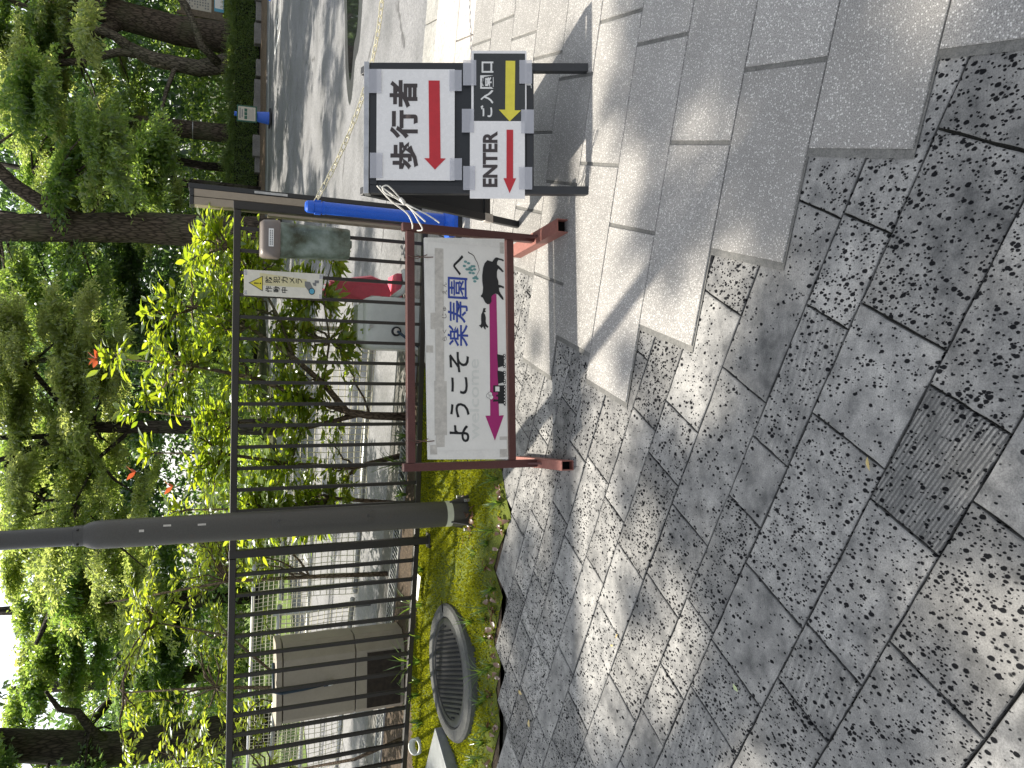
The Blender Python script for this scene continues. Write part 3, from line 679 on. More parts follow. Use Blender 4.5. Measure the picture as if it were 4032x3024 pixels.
# moss mound
def moss_h(x, y):
    return 0.012 + 0.016 * math.sin(3.1 * x + 1.0) * math.cos(2.7 * y) + 0.012 * math.sin(7.3 * x + 4.1 * y) + 0.006 * math.sin(17 * x) * math.cos(19 * y)
EDGE = [(0.10, 3.60), (-0.25, 3.60), (-0.446, 3.575), (-0.598, 3.50), (-0.67, 3.43), (-0.862, 3.60), (-0.98, 3.67), (-1.10, 3.54), (-1.375, 3.66), (-1.45, 3.55), (-1.613, 3.62), (-1.772, 3.55), (-2.03, 3.67), (-2.4, 3.62), (-3.2, 3.7)]
def edge_y(x):
    for (a, b) in zip(EDGE[:-1], EDGE[1:]):
        if b[0] <= x <= a[0]:
            f = (x - a[0]) / (b[0] - a[0] - 1e-9); return a[1] + f * (b[1] - a[1])
    return 3.7
def far_y(x): return 5.12 - 0.05 * x + 0.06 * math.sin(5 * x)
NX, NY = 110, 44
vs, fs = [], []
for i in range(NX + 1):
    x = 0.10 - 3.3 * i / NX
    y0, y1 = edge_y(x), far_y(x)
    for j in range(NY + 1):
        f = j / NY; y = y0 + (y1 - y0) * f
        h = moss_h(x, y) * min(1, f * 8) * min(1, (1 - f) * 5) + random.uniform(-0.002, 0.002)
        vs.append((x, y, max(h, -0.001) + 0.001))
for i in range(NX):
    for j in range(NY):
        a = i * (NY + 1) + j; fs.append((a, a + 1, a + NY + 2, a + NY + 1))
mossbed = struct(obj('moss_bed', mesh('moss_bed', vs, fs, 'moss_g', True)), 'low mossy mound between paving and fence')
def card_field(name, pts, nrm_tilt, size, mat, fold=0.25, aspect=0.45):
    """many small two-triangle blades; pts Nx3, each blade pointing up with tilt"""
    n = len(pts); P = np.array(pts)
    az = RNG.uniform(0, 2 * np.pi, n); tilt = RNG.uniform(0.1, nrm_tilt, n); L = size * RNG.uniform(0.6, 1.3, n)
    d = np.stack([np.sin(tilt) * np.cos(az), np.sin(tilt) * np.sin(az), np.cos(tilt)], 1)
    sd = np.stack([-np.sin(az), np.cos(az), np.zeros(n)], 1) * (L * aspect * 0.5)[:, None]
    mid = P + d * (L * 0.55)[:, None]
    V = np.stack([P, mid + sd, P + d * L[:, None], mid - sd], 1).reshape(-1, 3)
    F = np.arange(4 * n).reshape(-1, 4)
    return mesh(name, V.tolist(), F.tolist(), mat)
pts = []
while len(pts) < 46000:
    x = random.uniform(-3.1, 0.08); y0, y1 = edge_y(x), far_y(x); f = random.random() ** 0.9
    y = y0 + (y1 - y0) * f
    dens = 0.5 + 0.5 * math.sin(2.3 * x + 1.7) * math.cos(3.1 * y + x) + 0.35 * math.sin(9 * x + 5 * y)
    near = min(1, max(0.0, (y - y0 - 0.10) / 0.22))
    if random.random() > (0.35 + 0.65 * dens) * (0.15 + 0.85 * near): continue
    if (x + 1.74) ** 2 + (y - 4.27) ** 2 < 0.37 ** 2: continue
    pts.append((x, y, max(moss_h(x, y) * min(1, f * 8) * min(1, (1 - f) * 5), 0)))
struct(obj('moss', card_field('moss', pts, 1.1, 0.017, 'moss', aspect=0.65)), 'bright yellow-green moss carpet in front of the fence', 'stuff')

# ------------------------------------------------------------------ fence
P0 = Vector((-2.80, 5.12, 0)); P1 = Vector((-1.066, 4.85, 0)); P2 = Vector((1.050, 4.725, 0))
fence = empty('metal_fence', P1, 'dark brown metal railing with thin upright bars behind the moss', 'fence')
for (a, b) in ((P0, P1), (P1, P2)):
    d = (b - a).normalized()
    for nm, z, h, w in (('top_rail', 1.26, 0.04, 0.045), ('bottom_rail', 0.10, 0.035, 0.04)):
        r = MB(); r.beam(a + d * 0.024 + Vector((0, 0, z)), b - d * 0.026 + Vector((0, 0, z)), w, h)
        r.build(nm, 'fence', fence, bevel=0.003)
bar = MB(); bar.box((-0.0105, -0.0105, 0.118), (0.0105, 0.0105, 1.2395))
bar_me = mesh('bar', bar.v, bar.f, 'fence')
for (a, b, n) in ((P0, P1, 13), (P1, P2, 16)):
    d = b - a; rz = math.atan2(d.y, d.x)
    for k in range(1, n):
        obj('bar', bar_me, fence, a + d * (k / n), (0, 0, rz))
for p in (P0, P1, P2):
    d = MB(); d.box((-0.024, -0.024, -0.02), (0.024, 0.024, 1.283)); d.build('post', 'fence', fence, p, bevel=0.003)
    if p is not P2:
        f = MB(); f.box((-0.05, -0.04, -0.01), (0.05, 0.04, 0.022)); f.build('post_foot', 'fence', fence, p, bevel=0.003)

# security camera plate and leaflet box hang on the fence
C_PL = Plane((.509, 4.668, 0), (1, -.055, 0), (0, 0, 1))
cs = empty('camera_notice', (0.58, 4.70, 0.77), 'cream security camera warning plate tied to the fence bars', 'sign')
pl = C_PL.poly('plate', DT['C_outer'], 'camsign', 0, cs, 0.004)
C_PL.poly('light_beam', DT['C_beam'], 'ink_cream', 0.0008, pl)
C_PL.poly('warning_triangle', [(0.0757, 1.1965), (0.1212, 1.1165), (0.0297, 1.1155)], 'ink_b', 0.0010, pl)
C_PL.poly('warning_triangle', [(0.0757, 1.1885), (0.1150, 1.1205), (0.0360, 1.1195)], 'ink_yel', 0.0018, pl)
C_PL.poly('exclamation_mark', [(0.0800, 1.165), (0.0716, 1.165), (0.0738, 1.138), (0.0778, 1.138)], 'ink_b', 0.0026, pl)
C_PL.disc('exclamation_mark', (0.0758, 1.130), 0.0042, 'ink_b', 0.0026, pl)
for ch, r in DT['ctext'].items(): C_PL.text('character', ch, r, 'ink_b', 0.0018, pl, 0.012)
C_PL.poly('camera_picture', DT['C_body'], 'ink_grey', 0.0018, pl)
C_PL.poly('camera_picture', DT['C_arm'], 'ink_grey', 0.0020, pl)
C_PL.disc('camera_lens', DT['C_lens'][0], 0.021, 'ink_b', 0.0030, pl, ry=0.019)
C_PL.disc('camera_lens', DT['C_lens'][0], 0.0165, 'ink_lens', 0.0038, pl, ry=0.015)
for q in ((0.004, 0.03, 1.205, 1.224), (0.12, 0.150, 1.205, 1.224), (0.004, 0.03, 0.768, 0.785), (0.125, 0.153, 0.766, 0.785)): C_PL.rect('tape', q, 'tape', 0.0012, pl, 0.0002)

def loft(name, secs, mat, parent, n=6, cap=True):
    """secs: list of (z, x0, x1, y0, y1, r): rounded rectangles stacked"""
    mb = MB(); rings = []
    for (z, x0, x1, y0, y1, r) in secs:
        ring = []
        for (cx_, cy_, a0) in ((x1 - r, y1 - r, 0), (x0 + r, y1 - r, 90), (x0 + r, y0 + r, 180), (x1 - r, y0 + r, 270)):
            for k in range(n):
                a = math.radians(a0 + 90 * k / (n - 1)); ring.append((cx_ + r * math.cos(a), cy_ + r * math.sin(a), z))
        rings.append(ring)
    m_ = len(rings[0]); b = 0
    for ring in rings: mb.v += ring
    for i in range(len(rings) - 1):
        for k in range(m_):
            k2 = (k + 1) % m_
            mb.f.append((i * m_ + k, i * m_ + k2, (i + 1) * m_ + k2, (i + 1) * m_ + k))
    if cap:
        mb.f.append(tuple(reversed(range(m_)))); mb.f.append(tuple(range((len(rings) - 1) * m_, len(rings) * m_)))
    return smooth_by_angle(mb.build(name, mat, parent), 0.9)
db = empty('leaflet_box', (0.85, 4.63, 0.62), 'stained translucent plastic box with brown lid hung on the fence', 'box')
loft('body', [(0.615, 0.762, 0.938, 4.575, 4.695, 0.03), (0.63, 0.757, 0.943, 4.57, 4.695, 0.03), (1.035, 0.742, 0.948, 4.56, 4.695, 0.035)], 'disp', db)
lid = loft('lid', [(1.028, 0.733, 0.953, 4.545, 4.697, 0.04), (1.045, 0.729, 0.957, 4.54, 4.697, 0.04), (1.120, 0.733, 0.953, 4.552, 4.697, 0.04), (1.138, 0.745, 0.941, 4.575, 4.697, 0.04)], 'disp_lid', db)
lp = Plane((0.79, 4.5435, 1.066), (1, 0, 0), (0, 0.13, 1))
lb = lp.rect('label', (0.0, 0.105, 0.0, 0.028), 'ink_w', 0.004, lid, 0.0004)
for q in range(2):
    for w in range(7): lp.rect('print', (0.008 + w * 0.013, 0.018 + w * 0.013, 0.005 + q * 0.011, 0.011 + q * 0.011), 'ink_grey', 0.0046, lid, 0.0002)
loft('hinge_tab', [(0.60, 0.83, 0.875, 4.60, 4.66, 0.012), (0.62, 0.825, 0.88, 4.595, 4.665, 0.012)], 'disp', db)

# ------------------------------------------------------------------ lamp post
LP = Vector((-0.757, 4.10, 0))
lamp = empty('lamp_post', LP, 'thick dark bronze lamp post standing in the moss', 'lamp post')
b = MB(); b.lathe([(0.073, -0.05), (0.0725, 0.3), (0.0715, 1.2), (0.070, 1.85), (0.069, 1.90), (0.066, 1.925), (0.059, 1.948), (0.049, 1.965), (0.047, 1.975)], LP, 40)
base = smooth_by_angle(b.build('lower_shaft', 'lamp', lamp))
b = MB(); b.lathe([(0.050, 1.962), (0.050, 2.005), (0.046, 2.008), (0.0445, 2.3), (0.038, 6.4), (0.036, 7.0)], LP, 28); up_s = smooth_by_angle(b.build('upper_shaft', 'lamp2', lamp))
for k in range(4):
    a = math.radians(45 + 90 * k); bb = MB(); c = LP + Vector((math.cos(a) * 0.05, math.sin(a) * 0.05, 1.988))
    bb.tube([c, c + Vector((math.cos(a) * 0.009, math.sin(a) * 0.009, 0))], 0.006, 6); bb.build('bolt', 'lamp2', up_s)
b = MB(); b.lathe([(0.036, 7.0), (0.12, 7.06), (0.24, 7.15), (0.25, 7.20), (0.10, 7.30), (0.03, 7.34)], LP, 28); smooth_by_angle(b.build('lamp_head', 'lamp2', lamp))
b = MB(); b.lathe([(0.0734, 0.107), (0.0734, 0.144)], LP, 40, cap=False); smooth_by_angle(b.build('reflective_band', 'band', base))
def shaft_plate(z0, z1, a0, a1, r, mat, name, rr=0.045, th=0.004, n=10):
    outl = []
    w = (a1 - a0) / 2; am = (a0 + a1) / 2
    for (sa, sz, st) in ((1, 1, 0), (-1, 1, 90), (-1, -1, 180), (1, -1, 270)):
        for k in range(n):
            t = math.radians(st + 90 * k / (n - 1))
            aa = am + sa * (w - rr / r) + math.cos(t) * rr / r; z = (z1 - rr if sz > 0 else z0 + rr) + math.sin(t) * rr
            outl.append((aa, z))
    m_ = len(outl); vs = []
    for rad, ins in ((r, 0.0), (r + th * 0.7, 0.0), (r + th, 0.004)):
        for (aa, z) in outl:
            f = 1 - ins / 0.05
            a2 = am + (aa - am) * f; z2 = (z0 + z1) / 2 + (z - (z0 + z1) / 2) * (1 - ins / 0.3)
            vs.append((LP.x + rad * math.cos(a2), LP.y + rad * math.sin(a2), z2))
    fs = []
    for i in range(2):
        for k in range(m_): fs.append((i * m_ + k, i * m_ + (k + 1) % m_, (i + 1) * m_ + (k + 1) % m_, (i + 1) * m_ + k))
    # a curved lid: strips between the mirrored halves
    half = m_ // 2
    top = 2 * m_
    for k in range(n - 1): pass
    rows = []
    zs = np.linspace(z0 + 0.002, z1 - 0.002, 24); bi = len(vs)
    for z in zs:
        dz = max(0, rr - min(z - z0, z1 - z)); ww = w - (rr - math.sqrt(max(0, rr * rr - dz * dz))) / r
        for q in range(9):
            a2 = am - ww + 2 * ww * q / 8; vs.append((LP.x + (r + th) * math.cos(a2), LP.y + (r + th) * math.sin(a2), z))
    for i in range(23):
        for q in range(8): fs.append((bi + i * 9 + q, bi + i * 9 + q + 1, bi + (i + 1) * 9 + q + 1, bi + (i + 1) * 9 + q))
    return smooth_by_angle(obj(name, mesh(name, vs, fs, mat), base))
am = math.radians(-68)
shaft_plate(0.565, 1.10, am - 0.62, am + 0.62, 0.0722, 'lamp', 'access_panel_rim', 0.035, 0.004)
shaft_plate(0.583, 1.082, am - 0.42, am + 0.42, 0.0725, 'lamp', 'access_panel', 0.026, 0.0075)
for z in (0.60, 1.065):
    bb = MB(); c = LP + Vector((math.cos(am) * 0.078, math.sin(am) * 0.078, z)); bb.tube([c, c + Vector((math.cos(am), math.sin(am), 0)) * 0.006], 0.008, 8); bb.build('screw', 'lamp2', base)
for k, a in enumerate((-20, 60, 150, 240)):
    a = math.radians(a); bb = MB(); c = LP + Vector((math.cos(a) * 0.072, math.sin(a) * 0.072, 0)); d = Vector((math.cos(a), math.sin(a), 0))
    bb.add([c + Vector((0, 0, 0.12)), c + d * 0.006 + Vector((0, 0, 0.12)), c + d * 0.05 + Vector((0, 0, 0.0)), c + Vector((0, 0, 0.0))], [(0, 1, 2, 3)])
    bb2 = MB(); sd = Vector((-d.y, d.x, 0)) * 0.004
    q = bb.v; bb2.add([Vector(v) - sd for v in q] + [Vector(v) + sd for v in q], [(0, 1, 2, 3), (7, 6, 5, 4), (0, 4, 5, 1), (1, 5, 6, 2), (2, 6, 7, 3), (3, 7, 4, 0)])
    bb2.build('base_fin', 'lamp', lamp)
b = MB()
for a in (-40, 40, 140, 220):
    a = math.radians(a); c = LP + Vector((math.cos(a) * 0.11, math.sin(a) * 0.11, 0.0)); b = MB(); b.tube([c, c + Vector((0, 0, 0.045))], 0.009, 8); b.build('anchor_bolt', 'steel', lamp)
for (z, a, w, h) in ((1.70, -75, 0.012, 0.022), (1.58, -60, 0.010, 0.035), (1.42, -64, 0.010, 0.038)):
    a = math.radians(a); n_ = Vector((math.cos(a), math.sin(a), 0)); pl_ = Plane(LP + n_ * 0.0715 + Vector((0, 0, z)), (-n_.y, n_.x, 0), (0, 0, 1))
    pl_.rect('tape_scrap', (-w / 2, w / 2, 0, h), 'tape_old', 0.0012, base, 0.0004)

# ------------------------------------------------------------------ maroon welcome stand
psi = math.atan(0.06); SA = Vector((math.cos(psi), math.sin(psi), 0)); SF = Vector((SA.y, -SA.x, 0))
S0 = Vector((-0.355, 3.03, 0)); S1 = S0 + SA * 1.022
stand = empty('welcome_sign', (S0 + S1) / 2, 'maroon steel sign stand with white welcome board and magenta arrow', 'sign')
for p in (S0, S1):
    b = MB(); b.box((-0.017, -0.017, 0.055), (0.017, 0.017, 0.668)); b.build('post', 'maroon', stand, p, bevel=0.003, rot=(0, 0, psi))
for nm, z in (('top_rail', 0.634), ('bottom_rail', 0.175)):
    b = MB(); b.beam(S0 + SA * 0.018 + Vector((0, 0, z)), S1 - SA * 0.018 + Vector((0, 0, z)), 0.034, 0.034); b.build(nm, 'maroon', stand, bevel=0.003)
for p, sx, w in ((S0 + SF * 0.005, 0.0, 0.042), (S1 + SF * 0.0, 0.0, 0.058)):
    w2 = w / 2; t = 0.004; h = 0.056; L = 0.255
    d = MB()
    for (a, b_) in (((-w2, -L, 0), (-w2 + t, L, h)), ((w2 - t, -L, 0), (w2, L, h)), ((-w2 + t, -L, h - t), (w2 - t, L, h)), ((-w2 + t, -L, 0), (w2 - t, L, t))): d.box(a, b_)
    ft = d.build('foot', 'maroon_f', stand, p, rot=(0, 0, psi))
    b = MB(); b.box((-w2 + t + 0.0005, -L + 0.03, t), (w2 - t - 0.0005, L - 0.03, h - t)); o = b.build('foot_hollow_dark', 'hollow', ft, p); o.rotation_euler = (0, 0, 0); o.location = (0, 0, 0)  # black block stands for the shade inside the open tube foot
    for sgn in (-1, 1):
        g = MB(); g.add([(-0.004, sgn * 0.017, h), (-0.004, sgn * 0.06, h), (-0.004, sgn * 0.017, h + 0.05), (0.004, sgn * 0.017, h), (0.004, sgn * 0.06, h), (0.004, sgn * 0.017, h + 0.05)], [(0, 1, 2), (5, 4, 3), (0, 3, 4, 1), (1, 4, 5, 2), (2, 5, 3, 0)])
        g.build('gusset', 'maroon', stand, p, rot=(0, 0, psi))
S_PL = Plane((-.32, 2.995, 0), SA, (0, 0, 1))
board = S_PL.poly('board', DT['board'], 'board', 0, stand, 0.018)
S_PL.poly('vinyl_sheet', DT['sheet'], 'vinyl', 0.0008, board, 0.0006)
for q in ((0.035, 0.075, 0.212, 0.56), (0.872, 0.925, 0.214, 0.565), (0.05, 0.90, 0.496, 0.535), (0.0, 0.09, 0.208, 0.245), (0.10, 0.33, 0.485, 0.54), (0.55, 0.62, 0.51, 0.555), (0.45, 0.48, 0.545, 0.575), (0.46, 0.475, 0.21, 0.50), (0.02, 0.06, 0.53, 0.56), (0.90, 0.95, 0.215, 0.235)):
    S_PL.rect('tape', q, 'tape_old' if q[0] not in (0.035, 0.872, 0.46) else 'vinyl', 0.0012 + 0.0001 * random.random() * 5, board, 0.0002)
D1 = 0.0024
for ch, r in DT['stext'].items():
    if ch == 'welcome': S_PL.text('faded_lettering', ch, r, 'ink_faint', 0.0020, board, 0.01)
    elif ch in '楽寿園': S_PL.text('character', ch, r, 'ink_blue', D1, board, 0.010)
    elif ch in 'ようこそへ': S_PL.text('character', ch, r, 'ink_b', D1, board, 0.012, 0.006)
    else: S_PL.text('ruby_character', ch, r, 'ink_brown', D1, board, -0.004)
S_PL.poly('arrow', DT['arrow'], 'ink_mag', D1, board)
S_PL.poly('animal_silhouette', DT['hippo'], 'ink_b', D1 + 0.0008, board)
S_PL.poly('small_animal_silhouette', DT['dog'], 'ink_b', D1 + 0.0002, board)
for k in ('wagon1', 'wagon2', 'wbase1', 'wbase2', 'cab', 'boiler', 'chim', 'dome', 'lbase'):
    S_PL.poly('train_picture', DT[k], 'ink_b', D1 + 0.0008, board)
S_PL.poly('train_window', DT['win'], 'vinyl', D1 + 0.0016, board)
for c in DT['wheels']:
    S_PL.disc('train_wheel', c, 0.0062, 'ink_b', D1 + 0.0012, board, 10); S_PL.disc('train_wheel', c, 0.0034, 'vinyl', D1 + 0.0018, board, 8)
for c in DT['puff'][:3]:
    S_PL.disc('smoke_puff', c, 0.0105, 'ink_b', D1 + 0.0009, board, 12)
for c in DT['puff'][:3]: S_PL.disc('smoke_puff', c, 0.0092, 'vinyl', D1 + 0.0015, board, 12)
br = DT['branch']
for i in range(len(br) - 1):
    (a0, b0), (a1, b1) = br[i], br[i + 1]; L = math.hypot(a1 - a0, b1 - b0); w = 0.0042 * (1 - i / 12); nx, ny = -(b1 - b0) / L * w / 2, (a1 - a0) / L * w / 2
    S_PL.poly('twig_picture', [(a0 + nx, b0 + ny), (a0 - nx, b0 - ny), (a1 - nx, b1 - ny), (a1 + nx, b1 + ny)], 'ink_brown', D1 + 0.0001 * (i % 2), board)
for i, c in enumerate(DT['leaves']):
    S_PL.disc('leaf_picture', c, 0.0055, 'ink_teal', D1 + 0.0003, board, 8, 0.0078)
for fx in (0.06, 0.84):
    w = MB(); p = S0 + SA * (fx + 0.05)
    w.tube([p + Vector((0, 0.005, 0.655)), p + Vector((0.004, -0.025, 0.62)), p + Vector((0.0, -0.046, 0.575)), p + Vector((0.003, -0.050, 0.545))], 0.0022, 6)
    w.tube([p + Vector((0.008, -0.02, 0.65)), p + Vector((-0.006, -0.03, 0.61)), p + Vector((0.012, -0.045, 0.57))], 0.0018, 6); w.build('hanging_wire', 'wire', stand)

# ------------------------------------------------------------------ black A-frame
A_PL = Plane((.772, 2.645, 0), (1, .03, 0), (0, .375, .845))
af = empty('pedestrian_sign', (1.045, 3.0, 0), 'black folding A-frame sign with taped pedestrian and entrance sheets', 'sign')
W = 0.545
def aslab(name, r, mat, d0, d1, parent, bevel=0.0):
    L, R, B, T = r; mb = MB()
    vs = [A_PL.p(a, b, d) for d in (d0, d1) for a, b in ((L, B), (R, B), (R, T), (L, T))]
    mb.add(vs, [(3, 2, 1, 0), (4, 5, 6, 7), (0, 1, 5, 4), (1, 2, 6, 5), (2, 3, 7, 6), (3, 0, 4, 7)])
    return mb.build(name, mat, parent, bevel=bevel)
frame = aslab('front_panel', (0.035, 0.510, 0.235, 0.895), 'panel', -0.022, -0.008, af)
for L, R in ((0.002, 0.036), (0.509, 0.543)): aslab('front_leg', (L, R, 0.0, 0.905), 'black', -0.034, -0.004, af, 0.003)
aslab('frame_rail', (0.0365, 0.5085, 0.232, 0.262), 'black', -0.032, -0.0035, af, 0.002)
aslab('frame_rail', (0.0365, 0.5085, 0.872, 0.904), 'black', -0.032, -0.0035, af, 0.002)
aslab('top_strip', (0.0, 0.545, 0.9055, 0.928), 'alu', -0.040, 0.0, af, 0.002)
B_PL = Plane((.772, 3.385, 0), (1, .03, 0), (0, -.32, .848))
def bslab(name, r, mat, d0, d1, parent):
    L, R, B, T = r; mb = MB()
    vs = [B_PL.p(a, b, d) for d in (d0, d1) for a, b in ((L, B), (R, B), (R, T), (L, T))]
    mb.add(vs, [(3, 2, 1, 0), (4, 5, 6, 7), (0, 1, 5, 4), (1, 2, 6, 5), (2, 3, 7, 6), (3, 0, 4, 7)])
    return mb.build(name, mat, parent, bevel=0.002)
for L, R in ((0.004, 0.036), (0.509, 0.541)): bslab('rear_leg', (L, R, 0.0, 0.905), 'black', -0.012, 0.014, af)
bslab('rear_panel', (0.037, 0.508, 0.24, 0.89), 'panel', -0.006, 0.006, af)
bslab('rear_rail', (0.037, 0.508, 0.20, 0.236), 'black', -0.012, 0.012, af)
bslab('beige_tape', (0.000, 0.040, 0.185, 0.235), 'tape_old', -0.0135, 0.0155, af)
AR = DT['AR']
s1 = A_PL.rect('white_sheet', AR['sheet1'], 'paper', 0.0012, af, 0.001)
s3 = A_PL.rect('black_sheet', AR['sheet3'], 'paper', 0.0010, af, 0.001)
A_PL.rect('black_print', AR['black3'], 'paper3', 0.0018, s3, 0.0004)
s2 = A_PL.rect('enter_sheet', AR['sheet2'], 'paper', 0.0032, af, 0.001)
for ch in '歩行者': A_PL.text('character', ch, DT['atext'][ch], 'ink_brown', 0.0026, s1, 0.034)
A_PL.text('lettering', 'ENTER', DT['atext']['ENTER'], 'ink_brown', 0.0046, s2, 0.036)
for ch in 'ご入園口': A_PL.text('character', ch, DT['atext'][ch], 'ink_w', 0.0032, s3, 0.022)
A_PL.poly('red_arrow', DT['ar1'], 'ink_red', 0.0026, s1); A_PL.poly('red_arrow', DT['ar2'], 'ink_red', 0.0046, s2); A_PL.poly('yellow_arrow', DT['ar3'], 'ink_yel', 0.0044, s3)
A_PL.text('old_lettering', 'Ju', DT['atext']['Ju'], 'ink_w', -0.0028, af, 0.0)
for k in range(10): A_PL.rect('clear_tape', AR['t%d' % k], 'tape', 0.0060 + 0.0002 * k, af, 0.0002)

# white rope tied between the two signs
rp = empty('white_rope', (0.72, 3.03, 0.65), 'white cotton rope tied in a bow from black sign to maroon stand', 'rope')
ropes = [[(0.80, 2.985, 0.80), (0.745, 2.99, 0.74), (0.705, 3.0, 0.672), (0.668, 3.012, 0.645), (0.655, 3.06, 0.63)],
         [(0.80, 2.985, 0.79), (0.765, 2.975, 0.735), (0.72, 2.975, 0.665), (0.675, 2.99, 0.625), (0.645, 3.01, 0.60), (0.648, 3.06, 0.61)],
         [(0.745, 2.97, 0.70), (0.775, 2.955, 0.735), (0.795, 2.95, 0.765), (0.785, 2.95, 0.785), (0.765, 2.955, 0.77), (0.752, 2.965, 0.725), (0.735, 2.97, 0.69)],
         [(0.742, 2.97, 0.70), (0.72, 2.955, 0.66), (0.695, 2.95, 0.60), (0.672, 2.95, 0.555), (0.665, 2.95, 0.545)],
         [(0.742, 2.97, 0.70), (0.715, 2.96, 0.665), (0.685, 2.96, 0.625), (0.668, 2.965, 0.60)]]
for q in ropes:
    b = MB()
    P_ = [Vector(p) for p in q]; fine = []
    for i in range(len(P_) - 1):
        for k in range(4):
            t = k / 4; p0 = P_[max(i - 1, 0)]; p1 = P_[i]; p2 = P_[i + 1]; p3 = P_[min(i + 2, len(P_) - 1)]
            fine.append(0.5 * ((2 * p1) + (p2 - p0) * t + (2 * p0 - 5 * p1 + 4 * p2 - p3) * t * t + (3 * p1 - p0 - 3 * p2 + p3) * t ** 3))
    fine.append(P_[-1]); b.tube(fine, 0.0032, 6); b.build('rope_strand', 'rope', rp, smooth=True)
b = MB(); b.tube([(0.752, 2.966, 0.708), (0.742, 2.958, 0.700), (0.734, 2.966, 0.69)], 0.008, 8); b.build('knot', 'rope', rp, smooth=True)

# ------------------------------------------------------------------ blue chain posts and chain
def chain_post(x, y, label):
    o = empty('chain_post', (x, y, 0), label, 'bollard', 'blue posts carrying the cream chain')
    b = MB(); b.lathe([(0.036, 0.045), (0.0358, 0.80), (0.038, 0.802), (0.038, 0.815), (0.032, 0.818), (0.031, 0.862), (0.036, 0.866), (0.0365, 0.880), (0.034, 0.902), (0.025, 0.912)], (x, y, 0), 28)
    smooth_by_angle(b.build('shaft', 'blue', o), 0.6)
    for s_ in (-1, 1):
        b = MB(); b.box((x + s_ * 0.033 - 0.008, y - 0.012, 0.824), (x + s_ * 0.033 + 0.008, y + 0.012, 0.862)); b.build('chain_hook', 'blue', o, bevel=0.003)
    loft('base', [(0.028, x - 0.105, x + 0.105, y - 0.105, y + 0.105, 0.02), (0.050, x - 0.100, x + 0.100, y - 0.100, y + 0.100, 0.03), (0.060, x - 0.06, x + 0.06, y - 0.06, y + 0.06, 0.04), (0.085, x - 0.045, x + 0.045, y - 0.045, y + 0.045, 0.04)], 'blue', o)
    loft('rubber_foot', [(0.004, x - 0.125, x + 0.125, y - 0.125, y + 0.125, 0.02), (0.0275, x - 0.120, x + 0.120, y - 0.120, y + 0.120, 0.02)], 'rubber', o)
    return o
chain_post(1.003, 4.36, 'blue plastic chain post beside the end of the fence')
chain_post(3.965, 4.42, 'blue plastic chain post at the far right end of the chain')
chain = empty('plastic_chain', (1.04, 4.36, 0.84), 'cream plastic chain sagging rightwards from the blue post', 'chain')
lk = MB(); ring = []
for k in range(14):
    t = 2 * math.pi * k / 14; xx = math.cos(t) * 0.011; yy = math.sin(t) * 0.0125
    ring.append(Vector((xx + (0.018 if math.cos(t) > 0 else -0.018), yy, 0)))
nt = 5
for i, p in enumerate(ring):
    c = Vector((0.018 if p.x > 0 else -0.018, 0, 0)); o_ = (p - c).normalized()
    for k in range(nt):
        a = 2 * math.pi * k / nt; lk.v.append(tuple(p + o_ * 0.0036 * math.cos(a) + Vector((0, 0, 0.0036 * math.sin(a)))))
for i in range(14):
    for k in range(nt): lk.f.append((i * nt + k, i * nt + (k + 1) % nt, ((i + 1) % 14) * nt + (k + 1) % nt, ((i + 1) % 14) * nt + k))
lk_me = mesh('chain_link', lk.v, lk.f, 'chain', True)
def cz_(x): return 0.470 + 0.18 * (x - 2.5) ** 2
x = 1.045; i = 0
while x < 3.93:
    sl = 0.36 * (x - 2.5); ds = 1 / math.hypot(1, sl)
    d = Vector((1, 0.02, sl)).normalized()
    q = d.to_track_quat('X', 'Z').to_matrix().to_4x4() @ Matrix.Rotation(math.radians(45 + 90 * (i % 2) + random.uniform(-14, 14)), 4, 'X')
    obj('chain_link', lk_me, chain, (x, 4.36 + 0.02 * (x - 1), cz_(x)), q.to_euler())
    x += 0.0455 * ds; i += 1

# ------------------------------------------------------------------ gate leaf folded behind the fence end
gate = empty('folded_gate', (1.19, 5.2, 0), 'tall beige and black gate post behind the blue chain post', 'gate')
for xa, xb in ((1.127, 1.176), (1.180, 1.228)):
    b = MB(); b.box((xa, 5.15, 0.03), (xb, 5.25, 1.505)); b.build('beige_panel', 'beige', gate, bevel=0.002)
b = MB(); b.box((1.124, 5.145, 1.506), (1.178, 5.255, 1.530)); b.build('cap', 'black', gate, bevel=0.003)
b = MB(); b.box((1.179, 5.145, 1.506), (1.229, 5.255, 1.530)); b.build('cap', 'black', gate, bevel=0.003)
b = MB(); b.box((1.2295, 5.15, 0.0), (1.262, 5.25, 1.536)); b.build('dark_frame', 'black', gate, bevel=0.003)
b = MB(); b.box((1.236, 5.146, 0.93), (1.252, 5.1495, 1.14)); b.build('latch_plate', 'alu', gate)
b = MB(); b.box((1.100, 5.16, 0.0), (1.1265, 5.24, 1.05)); b.build('beige_panel', 'beige', gate)

